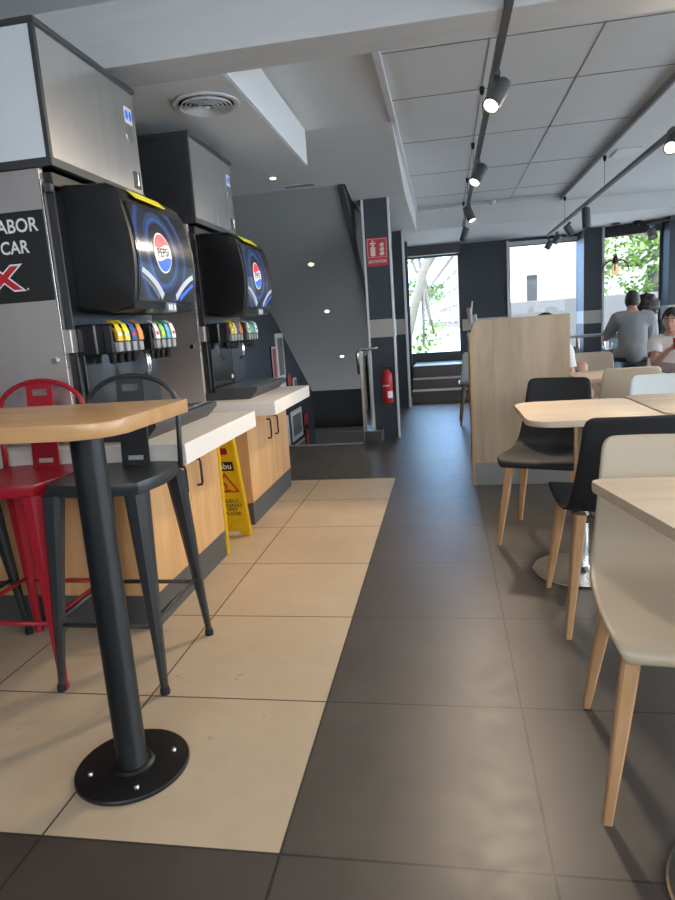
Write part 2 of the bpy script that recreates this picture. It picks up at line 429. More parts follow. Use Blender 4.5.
# ------------------------------------------------------------------ ceiling fittings
t = thing('ceiling_vent', 'round white ceiling air vent of concentric rings above the drink machines', 'vent', (-1.215, 3.55, ZL))
bm = B(); lathe(bm, [(.148, 0), (.175, -.002), (.18, -.010), (.170, -.014), (.152, -.010), (.147, -.006), (.148, 0)], 48); obj('rim', bm, 'trimwhite', t, 40)
for r in (.126, .104, .082, .060, .038):
    bm = B(); lathe(bm, [(r, -.004), (r+.014, -.024), (r+.016, -.023), (r+.003, -.003), (r, -.004)], 40); obj('ring', bm, 'trimwhite', t, 40)
bm = B(); lathe(bm, [(0, -.03), (.012, -.028), (.019, -.018), (0, -.014)], 24); obj('centre_cone', bm, 'trimwhite', t, 40)
bm = B(); lathe(bm, [(0, -.001), (.15, -.001), (.15, -.002), (0, -.002)], 40); obj('throat', bm, 'ink', t)
# the pale panel inside the light slot
tag(obj('light_slot_panel', bx(-.999, -.985, 3.22, 5.078, ZL+.002, 2.652), 'slotwhite'), 'long pale panel lining the side of the ceiling recess', 'panel')
t = thing('air_grille', 'small slim rectangular grille in the ceiling above the stairs', 'vent', (-1.27, 6.08, cz(6.08)-.005))
obj('frame', bx(-.15, .15, -.05, .05, -.006, 0, bev=.002), 'trimwhite', t)
for k in range(4): obj('slat', bx(-.135, .135, -.035+.02*k, -.028+.02*k, -.012, -.006), 'grey', t)
def downlight(x, y, z, nrm, label, on='down_on', grp=None):
    t = thing('downlight', label, 'light', (x, y, z), 0, grp)
    R = Vector(nrm).to_track_quat('Z', 'Y').to_matrix()
    bm = B(); lathe(bm, [(.022, .002), (.042, .004), (.042, .0), (.022, -.002)], 24, R=R); obj('bezel', bm, 'trimwhite', t, 40)
    bm = B(); lathe(bm, [(0, .003), (.024, .003), (.024, .0), (0, 0)], 20, R=R); obj('lens', bm, on, t)
downlight(-1.46, 5.87, cz(5.87)-.003, (0, -.17, -1), 'recessed spotlight lit in the flat ceiling beside the slim grille')
sn = (0, -.57, -1)
for (x, y), l in zip(((-1.432, 7.177), (-1.446, 8.048), (-1.467, 9.13)), ('highest lit spotlight in the sloping soffit over the stairs', 'middle lit spotlight in the sloping soffit over the stairs', 'lowest lit spotlight in the sloping soffit over the stairs')):
    downlight(x, y, sofz(y)-.003, sn, l)

# ------------------------------------------------------------------ light tracks
def spot_lamp(loc, aim, energy, ang, r=.07):
    l = bpy.data.lights.new('spot', 'SPOT'); l.energy = energy; l.spot_size = math.radians(ang); l.spot_blend = .5
    l.shadow_soft_size = r; l.color = (1, .82, .60)
    o = bpy.data.objects.new('spot_beam', l); COL.objects.link(o)
    o.location = loc; o.rotation_euler = (-Vector(aim)).to_track_quat('Z', 'Y').to_euler()
    return o
def track(name, label, x, y0, y1, z, zc, ys):
    t = thing(name, label, 'light track', (x, 0, z))
    obj('rail', bx(-.018, .018, y0, y1, -.012, .022, bev=.003), 'toe', t)
    for y in ys:
        w = obj('wire', tube(B(), [(0, y, .02), (0, y, zc-z-.03)], .0025, 6), 'toe', t)
        obj('ceiling_clip', lathe(B(), [(0, zc-z-.05), (.009, zc-z-.05), (.016, zc-z-.03), (.016, zc-z), (0, zc-z)], 12, (0, y, 0)), 'blackrub', t, 40)
def spotlight(x, y, z, aim, label, on=True, energy=0, ang=80, L=.17, r=.045):
    """track spotlight: adapter on the rail, yoke and a cylinder head pointing along aim"""
    t = thing('track_spotlight', label, 'light', (x, y, z))
    obj('adapter', bx(-.015, .015, -.05, .05, -.035, -.012, bev=.003), 'toe', t)
    obj('stem', tube(B(), [(0, 0, -.03), (0, 0, -.075)], .009, 10), 'toe', t)
    a = Vector(aim).normalized(); R = a.to_track_quat('Z', 'Y').to_matrix(); c = Vector((0, 0, -.11))
    bm = B(); lathe(bm, [(0, -L*.5), (r*.85, -L*.5), (r, -L*.42), (r, L*.5), (r*.86, L*.5), (r*.82, L*.40), (0, L*.40)], 28, c, R=R)
    obj('head', bm, 'toe', t, 40)
    bm = B(); lathe(bm, [(0, L*.42), (r*.8, L*.42), (r*.8, L*.44), (r*.3, L*.47), (0, L*.475)], 24, c, R=R)
    obj('lens', bm, 'lamp_on' if on else 'grey', t, 40)
    if energy:
        s = spot_lamp(c+a*(L*.5+.02), a, energy, ang); s.parent = t; s.name = 'bulb'
track('light_track', 'long dark lighting rail hung over the aisle', .30, 2.0, 9.2, 2.40, ZU, (4.71, 6.09, 7.49, 8.93))
track('light_track', 'dark lighting rail hung over the dining tables', 1.577, 2.5, 10.4, 2.315, ZU-.05, (4.9, 6.9, 9.0))
spotlight(.305, 3.62, 2.385, (-.42, -.50, -.72), 'large lit spotlight on the aisle rail, nearest the camera', True, 75, 105)
spotlight(.305, 5.45, 2.385, (-.42, -.45, -.75), 'lit spotlight on the aisle rail, second from the camera', True, 55, 100)
spotlight(.305, 7.35, 2.385, (.35, -.25, -.9), 'dark-bodied spotlight on the aisle rail in front of the far beam', True, 25, 90)
spotlight(.305, 9.0, 2.385, (-.3, .3, -.9), 'spotlight at the far end of the aisle rail by the first window', False)
spotlight(1.575, 5.0, 2.36, (-.30, -.80, -.50), 'warm glowing spotlight on the dining rail at the right edge', True, 55, 105)
spotlight(1.583, 7.75, 2.285, (.05, -.05, -1), 'long upright spotlight hanging on the dining rail before the pillar', False, L=.22)
spotlight(1.583, 8.75, 2.285, (.55, .3, -.8), 'spotlight on the dining rail, third from its far end', False, L=.14)
spotlight(1.583, 9.65, 2.285, (-.5, .2, -.8), 'spotlight on the dining rail, second from its far end', False, L=.13)
spotlight(1.583, 10.33, 2.285, (-.5, .2, -.8), 'spotlight at the far tip of the dining rail against the white window', False, L=.13)
t = thing('light_track', 'short dark lighting rail along the ceiling edge over the tree window', 'light track', (0, 0, 2.12))
obj('rail', tube(B(), [(2.38, 8.33, 0), (3.3, 7.75, .02)], .016, 4), 'toe', t)
spotlight(2.43, 8.3, 2.11, (.1, -.5, -.9), 'black round-headed spotlight hanging in front of the tree window', False, L=.1, r=.05)
t = thing('smoke_detector', 'white dome smoke detector on the far edge of the panelled ceiling', 'detector', (.68, 9.1, ZU))
obj('dome', lathe(B(), [(0, -.045), (.03, -.042), (.05, -.022), (.052, 0), (0, 0)], 24), 'trimwhite', t, 50)
t = thing('ceiling_light_panel', 'small white square light fitting in the ceiling beside the dining rail', 'light', (1.745, 6.82, ZU-.05))
obj('frame', bx(-.11, .11, -.16, .16, -.012, 0, bev=.003), 'trimwhite', t)
obj('diffuser', bx(-.095, .095, -.145, .145, -.016, -.011, bev=.003), 'white', t)
tag(obj('ceiling_camera', lathe(B(), [(0, -.07), (.03, -.06), (.045, -.03), (.05, 0), (0, 0)], 20), 'black', None, 50, (2.82, 10.33, ZL+.01)), 'small black dome fixed to the ceiling above the tree window', 'camera')

# pendant lamp with curved arms
t = thing('pendant_lamp', 'copper pendant lamp with curved arms hanging before the tree window', 'lamp', (2.535, 10.365, 1.83)); t.scale = (1.35,)*3; PH = (ZL+.01-1.83)/1.35
obj('ceiling_rose', lathe(B(), [(0, PH), (.045, PH), (.045, PH-.02), (0, PH-.024)], 20), 'copper', t, 40)
obj('cord', tube(B(), [(0, 0, .08), (0, 0, PH-.015)], .003, 6), 'blackrub', t)
obj('body', lathe(B(), [(0, .09), (.018, .085), (.03, .05), (.036, .02), (.03, 0), (0, -.005)], 20), 'copper', t, 40)
for k in range(6):
    a = k*PI/3+.25; c, s = math.cos(a), math.sin(a)
    arm = obj('arm', tube(B(), [(r*c, r*s, z) for r, z in ((.025, .03), (.06, .035), (.10, .022), (.135, -.01), (.155, -.06), (.16, -.085))], .007, 8), 'copper', t, True)
obj('bulb', lathe(B(), [(0, -.005), (.02, -.01), (.024, -.03), (.045, -.06), (.05, -.085), (.035, -.115), (0, -.13)], 20), 'bulb', t, True)

# ------------------------------------------------------------------ counters
def door_bm(x, y0, y1, z0, z1): return bx(x, x+.018, y0+.002, y1-.002, z0, z1, bev=.0015)
def cabinet(y0, y1, ym, label):
    t = thing('counter_cabinet', label, 'cabinet', (-1.2, y0, 0)); w = y1-y0
    obj('carcass', bx(-.94, -.018, 0, w, .14, .695, bev=.001), 'oak', t)
    obj('plinth', bx(-.94, -.004, .004, w-.004, 0, .14, bev=.001), 'toe', t)
    for (a, b, hy) in ((0, ym-y0, ym-y0-.09), (ym-y0, w, ym-y0+.09)):
        d = obj('door', door_bm(-.018, a, b, .143, .693), 'oak', t)
        h = .022
        obj('handle', tube(B(), [(0, hy, .47), (h, hy, .472), (h+.004, hy, .485), (h+.004, hy, .585), (h, hy, .598), (0, hy, .60)], .006, 8), 'black', d, True)
    return t
cabinet(2.285, 3.13, 2.74, 'oak counter cabinet with two doors and grey plinth behind the black stool')
cabinet(3.655, 4.64, 4.19, 'oak counter cabinet beyond the yellow wet-floor sign')
for (y0, y1, lb) in ((2.215, 3.125, 'thick pale worktop overhanging the nearer oak cabinet'), (3.52, 4.47, 'thick pale worktop overhanging the farther oak cabinet')):
    tag(obj('worktop', bx(-2.15, -.972, y0, y1, .70, .78, bev=.003), 'worktop'), lb, 'worktop')

# ------------------------------------------------------------------ drink machines (origin at near left-front floor of worktop)
def screen_mat():
    m = bpy.data.materials.new('lit_screen'); m.use_nodes = True; nt = m.node_tree; L = nt.links.new
    b = nt.nodes['Principled BSDF']; tc = nt.nodes.new('ShaderNodeTexCoord'); sp = nt.nodes.new('ShaderNodeSeparateXYZ')
    L(tc.outputs['Object'], sp.inputs[0])
    def M(op, a, bb=None):
        n = nt.nodes.new('ShaderNodeMath'); n.operation = op
        for i, v in enumerate((a, bb)):
            if v is None: continue
            if hasattr(v, 'links'): L(v, n.inputs[i])
            else: n.inputs[i].default_value = v
        return n.outputs[0]
    y = M('SUBTRACT', sp.outputs[1], .335); z = M('SUBTRACT', sp.outputs[2], .745)
    r = M('SQRT', M('ADD', M('MULTIPLY', y, y), M('MULTIPLY', z, z)))
    ang = M('ARCTAN2', z, y)
    dash = M('ADD', M('MULTIPLY', M('SINE', M('MULTIPLY', ang, 90.)), .25), .75)
    def ring(c, w): return M('MAXIMUM', M('SUBTRACT', 1., M('DIVIDE', M('ABSOLUTE', M('SUBTRACT', r, c)), w)), 0.)
    v = M('MULTIPLY', M('ADD', M('ADD', ring(.136, .018), M('MULTIPLY', ring(.158, .010), .5)), M('ADD', M('MULTIPLY', ring(.222, .022), .75), M('MULTIPLY', ring(.19, .02), .10))), dash)
    mx = nt.nodes.new('ShaderNodeMixRGB'); mx.inputs[1].default_value = (.006, .007, .011, 1); mx.inputs[2].default_value = (.05, .17, .58, 1)
    L(v, mx.inputs[0])
    b.inputs['Base Color'].default_value = (.01, .01, .012, 1); b.inputs['Roughness'].default_value = .18
    L(mx.outputs[0], b.inputs['Emission Color']); b.inputs['Emission Strength'].default_value = .75
    return m
M_['screen'] = screen_mat()
def em(name, c, s): M_[name] = mat(name, c, .3, emit=c, estr=s)
em('scr_white', (.75, .75, .75), .5); em('scr_red', (.70, .02, .05), .6); em('scr_blue', (.02, .10, .55), .6); em('scr_silver', (.42, .45, .50), .3); em('scr_mid', (.10, .12, .15), .3)
def fx(z):     # bulging front profile of the head: X at local height z (.50 to .955), relative to machine front plane
    u = (z-.50)/.455
    return .190 + .048*math.sin(PI*min(1, max(0, u*.78+.14)))
def machine(oy, label):
    t = thing('drink_dispenser', label, 'drink dispenser', (-1.40, oy, .78))     # local: X toward aisle, Y away, Z up from worktop
    W = .72
    obj('body', bx(-.70, -.02, .02, W, .05, 1.03, bev=.004), 'black', t)
    sp = obj('side_panel', bx(-.70, -.055, -.008, .02, .0, 1.04, bev=.002), 'steelpanel', t)
    obj('edge_strip', bx(-.056, -.051, -.012, .0, .30, 1.0, bev=.001), 'steel', t)
    obj('base', bx(-.70, .0, .0, W, 0, .05, bev=.003), 'dkmetal', t)
    obj('splash_plate', bx(-.021, -.008, .045, .44, .06, .37, bev=.003), 'blackgloss', t)
    obj('splash_plate', bx(-.021, -.010, .445, W-.02, .06, .37, bev=.003), 'black', t)
    obj('bracket', bx(-.055, -.018, -.010, .03, .36, .45, bev=.003), 'steelpanel', t)
    obj('lock', lathe(B(), [(0, .012), (.012, .012), (.014, 0), (0, 0)], 16, (-.10, -.008, .335), R=Matrix.Rotation(PI/2, 3, 'X')), 'chrome', t, 40)
    # sign on the steel side
    sg = obj('sign_panel', bx(-.68, -.060, -.013, -.008, .565, .895, bev=.001), 'ink', t)
    bm = B(); F = lambda cx, cz: (lambda a, b: (cx+a, -.0142, cz+b))
    put_text(bm, 'ABOR', .070, F(-.172, .842), .0012, .92); obj('lettering', bm, 'white', sg); bm = B(); put_text(bm, 'CAR', .066, F(-.196, .765), .0012, .92)
    obj('lettering', bm, 'white', sg)
    bm = B(); put_text(bm, 'X', .125, F(-.262, .652), .008, 1.5); put_text(bm, '.', .05, F(-.165, .625), .001); obj('logo_outline', bm, 'white', sg)
    bm = B(); put_text(bm, 'X', .118, lambda a, b: (-.262+a, -.0147, .652+b), .004, 1.5); obj('logo', bm, 'red', sg)
    # valves block
    obj('valve_block', bx(-.02, .06, -.0+.03, W-.03, .345, .465, bev=.006), 'blackgloss', t)
    cols = [('yellow', 'white'), ('yellowtape', 'lightblue'), ('bluecloth', 'red'), ('orange', 'orange'), ('white', 'red'), ('leafl', 'yellowtape'), ('cyan', 'cyan'), ('white', 'red')]
    for k, (c1, c2) in enumerate(cols):
        y = (.115+.060*k) if k < 4 else (.462+.058*(k-4))
        v = obj('valve', bx(.055, .10, y-.024, y+.024, .345, .465, bev=.008), 'black', t)
        pr = [(.478, .080), (.462, .106), (.43, .118), (.395, .121)]
        bm = B(); q = [[bm.verts.new((x, y+s*.02, z)) for s in (-1, 1)] for z, x in pr]
        for a, b in zip(q, q[1:]): bm.faces.new((a[0], a[1], b[1], b[0]))
        q = [[bm.verts.new((x-.012, y+s*.02, z)) for s in (-1, 1)] for z, x in pr]
        for a, b in zip(q, q[1:]): bm.faces.new((b[0], b[1], a[1], a[0]))
        obj('flavour_label', bm, c1, v)
        if c2 != c1: obj('flavour_mark', bx(.1175, .1195, y-.012, y+.012, .412, .428), c2, v)
        obj('key_plate', bx(.10, .120, y-.017, y+.017, .352, .390, bev=.003), 'grey', v)
        obj('nozzle', lathe(B(), [(0, .305), (.012, .305), (.018, .345), (0, .345)], 14, (.075, y, 0)), 'blackgloss', v, 40)
    obj('ice_lever', tube(B(), [(.06, .42, .36), (.075, .42, .31), (.075, .42, .26), (.05, .42, .23)], .006, 8), 'chrome', t, True)
    obj('ice_lever', tube(B(), [(.06, .44, .36), (.075, .44, .31), (.075, .44, .26), (.05, .44, .23)], .006, 8), 'chrome', t, True)
    obj('badge', lathe(B(), [(0, .004), (.013, .004), (.014, 0), (0, 0)], 16, (-.008, .40, .12), R=Matrix.Rotation(PI/2, 3, 'Y')), 'white', t, 40)
    # drip tray
    bm = B(); prism(bm, [(0, 0), (.22, 0), (.27, .05), (.27, .07), (0, .07)], lambda a, b: (a, .02, b), lambda a, b: (a, W-.01, b)); obj('drip_tray', bm, 'dkmetal', t)
    bm = B()
    for k in range(10): box(bm, .04+.02*k, .05+.02*k, .06, W-.05, .069, .075)
    obj('drip_grille', bm, 'steel', t)
    # bulging head
    y0, y1 = .075, .69
    prof = [(-.035, .525), (.05, .505), (.13, .505)] + [(fx(.50+.455*i/16), .515+.42*i/16) for i in range(17)] + [(.185, .968), (.155, .988), (-.02, .995), (-.035, .985)]
    bm = B(); fs = prism(bm, prof, lambda a, b: (a, y0, b), lambda a, b: (a, y1, b))
    es = [e for f in fs[:2] for e in f.edges]
    bmesh.ops.bevel(bm, geom=list(set(es)), offset=.022, segments=4, affect='EDGES', profile=.5)
    hd = obj('head', bm, 'black', t, 35)
    def S(y, z, off=.004):      # point on the head front
        zz = max(.50, min(.955, (z-.515)/.42*.455+.50)); return (fx(zz)+off, y, z)
    def sheet(ya, yb, za, zb, off, ny=2, nz=20):
        bm = B(); g = [[bm.verts.new(S(ya+(yb-ya)*i/ny, za+(zb-za)*j/nz, off)) for i in range(ny+1)] for j in range(nz+1)]
        for j in range(nz):
            for i in range(ny): bm.faces.new((g[j][i], g[j][i+1], g[j+1][i+1], g[j+1][i]))
        return bm
    obj('bezel', sheet(.102, .662, .545, .925, .0035), 'blackgloss', hd, True)
    scn = obj('screen', sheet(.112, .652, .552, .918, .005), 'screen', hd, True)
    CY, CZ, R = .335, .745, .082
    def sub(poly, off, m, nm):
        bm = B(); vs = [bm.verts.new((p[0], p[1], 0)) for p in poly]; bm.faces.new(vs)
        bmesh.ops.triangulate(bm, faces=bm.faces[:]); bmesh.ops.subdivide_edges(bm, edges=bm.edges[:], cuts=2, use_grid_fill=True)
        for v in bm.verts: v.co = Vector(S(v.co.x, v.co.y, off))
        return obj(nm, bm, m, scn)
    circ = [(CY+R*math.cos(2*PI*k/40), CZ+R*1.0*math.sin(2*PI*k/40)) for k in range(40)]
    sub(circ, .007, 'scr_white', 'logo_disc')
    r2 = R*.93
    wave = lambda y, o: CZ+o+.010*math.sin((y-CY)/r2*2.4)
    def cap(o, up):
        pts = []
        for k in range(61):
            y = CY-r2+2*r2*k/60; h = math.sqrt(max(0, r2*r2-(y-CY)**2)); w = wave(y, o)
            if (up and CZ+h > w) or (not up and CZ-h < w): pts.append((y, h, w))
        a = [(y, w) for y, h, w in pts]; b = [(y, CZ+h if up else CZ-h) for y, h, w in pts][::-1]
        bm = B(); n = len(pts)
        va = [bm.verts.new(S(*p, .0085)) for p in a]; vb = [bm.verts.new(S(*p, .0085)) for p in b[::-1]]
        for i in range(n-1): bm.faces.new((va[i], va[i+1], vb[i+1], vb[i]))
        return bm
    obj('logo_top', cap(.026, True), 'scr_red', scn); obj('logo_bottom', cap(-.026, False), 'scr_blue', scn)
    bm = B(); put_text(bm, 'PEPSI', .050, lambda a, b: S(CY+a, CZ+b+.004*math.sin(a/r2*2.4), .0095), .0008, 1.06); obj('logo_word', bm, 'ink', scn)
    # silver swooshes at the foot of the picture
    def swoosh(p, w0, w1, m, off):
        bm = B(); A = []; n = len(p)
        for i, (y, z) in enumerate(p):
            a = p[max(0, i-1)]; b = p[min(n-1, i+1)]; dy, dz = b[0]-a[0], b[1]-a[1]; l = math.hypot(dy, dz); w = w0+(w1-w0)*i/(n-1)
            A.append([bm.verts.new(S(y-dz/l*w*s, z+dy/l*w*s, off)) for s in (-.5, .5)])
        for a, b in zip(A, A[1:]): bm.faces.new((a[0], a[1], b[1], b[0]))
        obj('swoosh', bm, m, scn)
    qd = lambda a, b, c: [tuple((1-s)**2*a[i]+2*s*(1-s)*b[i]+s*s*c[i] for i in (0, 1)) for s in [k/14 for k in range(15)]]
    swoosh(qd((.125, .665), (.25, .63), (.325, .566)), .02, .03, 'scr_silver', .006)
    swoosh(qd((.125, .64), (.22, .61), (.29, .562)), .012, .02, 'scr_mid', .0062)
    swoosh(qd((.642, .665), (.54, .64), (.46, .566)), .022, .03, 'scr_silver', .006)
    swoosh(qd((.64, .63), (.57, .60), (.50, .562)), .016, .02, 'scr_blue', .0062)
    obj('yellow_strip', bx(-.024, .024, .185, .46, 0, .004, bev=.001, M=Matrix.Translation((.203, 0, .957)) @ Matrix.Rotation(.75, 4, 'Y')), 'yellowtape', hd)
    pl = obj('name_plate', bx(fx(.51)-.01, fx(.51)+.012, .36, .46, .505, .545, bev=.002), 'scr_mid', hd)
    bm = B(); [box(bm, fx(.51)+.012, fx(.51)+.0135, y-.007, y+.007, .513, .537) for y in (.382, .405, .438)]; obj('plate_marks', bm, 'white', pl)
    obj('hinge', bx(-.05, -.02, .0, .06, .955, .985, bev=.003), 'dkmetal', t)
    return t
M_['orange'] = mat('orange_label', (.75, .26, .03), .4); M_['leafl'] = mat('green_label', (.25, .55, .10), .4); M_['cyan'] = mat('cyan_label', (.04, .42, .62), .4)
machine(2.30, 'nearer black drink dispenser with lit screen and steel side sign')
machine(3.70, 'farther black drink dispenser with lit screen on the second worktop')
def ice(oy, label, side):
    t = thing('ice_maker', label, 'ice maker', (-1.40, oy, 1.822))
    W, Hh = .75, .50
    obj('front_panel', bx(-.02, .0, .008, W-.004, .03, Hh-.022, bev=.004), 'steelY', t)
    obj('side_panel', bx(-.69, -.012, -.006, .03, .03, Hh-.022, bev=.002), side, t)
    obj('cabinet', bx(-.70, -.02, .03, W, .0, Hh-.02, bev=.004), 'icebody_sideshade', t)
    obj('base_trim', bx(-.70, .006, -.010, W, 0, .032, bev=.003), 'dkmetal', t)
    obj('corner_post', bx(-.016, .004, -.009, .010, .03, Hh-.02, bev=.003), 'dkmetal', t)
    obj('lid', bx(-.70, .010, -.012, W+.005, Hh-.024, Hh, bev=.006), 'dkmetal', t)
    h = obj('handle_recess', bx(-.002, .006, W-.085, W-.03, .05, .125, bev=.003), 'dkmetal', t)
    obj('handle_grip', bx(.004, .011, W-.066, W-.056, .06, .118, bev=.003), 'chrome', h)
    s = obj('sticker', bx(-.001, .0015, W-.11, W-.04, .33, .40), 'white', t)
    bm = B()
    for a in (-.017, .017): poly2d(bm, [(W-.075+a+.014*math.cos(q*PI/8), .366+.022*math.sin(q*PI/8)) for q in range(16)], lambda y, z: (.0022, y, z))
    obj('sticker_mark', bm, 'scr_blue', s)
    obj('round_decal', lathe(B(), [(0, .0015), (.036, .0015), (.038, 0), (0, 0)], 24, (0, W-.075, .285), R=Matrix.Rotation(PI/2, 3, 'Y')), 'steel', t)
ice(2.30, 'steel ice maker with pale grey side on top of the nearer drink dispenser', 'steelside')
ice(3.70, 'steel ice maker with shade coloured into its side on top of the farther drink dispenser', 'icebody_sideshade')  # side panel in shadow: the shade is put into its dark colour

# ------------------------------------------------------------------ wet floor sign
t = thing('wet_floor_sign', 'yellow folding wet-floor sign standing between the two oak cabinets', 'sign', (-1.335, 3.305, 0), 0)
def leaf(s, name):
    lean = .16; hgt = .64; tw = .135 if s > 0 else .085
    M = Matrix.Translation((.03 if s > 0 else 0, s*lean, 0)) @ Matrix.Rotation(s*math.atan2(lean-.012, hgt), 4, 'X')
    bm = B(); poly = [(-.14, 0), (-.09, 0), (-.07, .035), (.07, .035), (.09, 0), (.14, 0), (tw, hgt), (-tw, hgt)]
    prism(bm, poly, lambda a, b: M @ Vector((a, -.009, b)), lambda a, b: M @ Vector((a, .009, b)))
    o = obj(name, bm, 'yellow', t)
    for sg in (-1, 1):
        bm = B(); prism(bm, [(sg*.14, 0), (sg*.122, 0), (sg*(tw-.017), hgt), (sg*tw, hgt)], lambda a, b: M @ Vector((a, -.016, b)), lambda a, b: M @ Vector((a, .016, b))); obj('rib', bm, 'yellow', o)
    if s > 0:
        f = lambda cx, cz, y=-.011: (lambda a, b: M @ Vector((cx+a, y, cz+b)))
        pl = obj('brand_plate', (lambda bm: (prism(bm, rrect(-.06, .105, .43, .485, .004), lambda a, b: M @ Vector((a, -.0095, b)), lambda a, b: M @ Vector((a, -.0112, b))), bm)[1])(B()), 'ink', o)
        bm = B(); put_text(bm, 'mbu', .052, f(.05, .458, -.0122), .001); obj('brand_letters', bm, 'cream', pl)
        bm = B(); R0 = .085
        T = [(R0*math.cos(a), R0*math.sin(a)) for a in (PI/2, PI/2+2*PI/3, PI/2+4*PI/3)]
        T2 = [(x*.76, y*.76) for x, y in T]
        va = [bm.verts.new(f(.045, .335)(*p)) for p in T]; vb = [bm.verts.new(f(.045, .335)(*p)) for p in T2]
        for k in range(3): bm.faces.new((va[k], va[(k+1) % 3], vb[(k+1) % 3], vb[k]))
        obj('warning_triangle', bm, 'red', o)
        bm = B(); tube(bm, [f(.03, .36, -.014)(0, 0), f(.05, .33, -.014)(0, 0), f(.04, .31, -.014)(0, 0), f(.07, .305, -.014)(0, 0)], .005, 6); obj('slip_figure', bm, 'red', o)
        bm = B()
        for i, s_ in enumerate(('SUELO', 'MOJADO', 'WET', 'FLOOR')): put_text(bm, s_, .030, f(.055, .235-.028*i), .0004)
        obj('warning_text', bm, 'ink', o)
        obj('top_mark', (lambda bm: (prism(bm, rrect(-.04, .085, .53, .57, .01), lambda a, b: M @ Vector((a, -.0095, b)), lambda a, b: M @ Vector((a, -.011, b))), bm)[1])(B()), 'stoolred', o)
        bm = B()
        for k in range(5): tube(bm, [f(-.06+.03*k, .06)(0, 0), f(-.03+.03*k, .11)(0, 0)], .003, 5)
        obj('grip_ribs', bm, 'yellow', o)
leaf(1, 'leaf'); leaf(-1, 'leaf')
obj('hinge', tube(B(), [(-.10, 0, .645), (.10, 0, .645)], .013, 12), 'yellow', t)

# ------------------------------------------------------------------ high table and stools
t = thing('high_table', 'high oak-topped table on one bolted black post beside the stools', 'table', (-.902, 1.459, 0))
obj('tabletop', slab(rrect(-1.20, .184, -.215, .235, .05, 8, [.012, .012, .03, .085]), .964, 1.0, .004), 'oaktop', t, 40)
obj('post', lathe(B(), [(0, .012), (.046, .012), (.046, .02), (.041, .03), (.041, .964), (0, .964)], 40), 'polemat', t, 40)
b_ = obj('base_plate', lathe(B(), [(0, 0), (.153, 0), (.155, .003), (.155, .009), (.152, .0125), (.06, .0135), (.052, .02), (0, .02)], 56), 'polemat', t, 30)
for k in range(4):
    a = k*PI/2+.55; obj('bolt', lathe(B(), [(0, .021), (.006, .020), (.008, .016), (.009, .012), (0, .012)], 10, (.112*math.cos(a), .112*math.sin(a), 0)), 'steel', b_, 40)

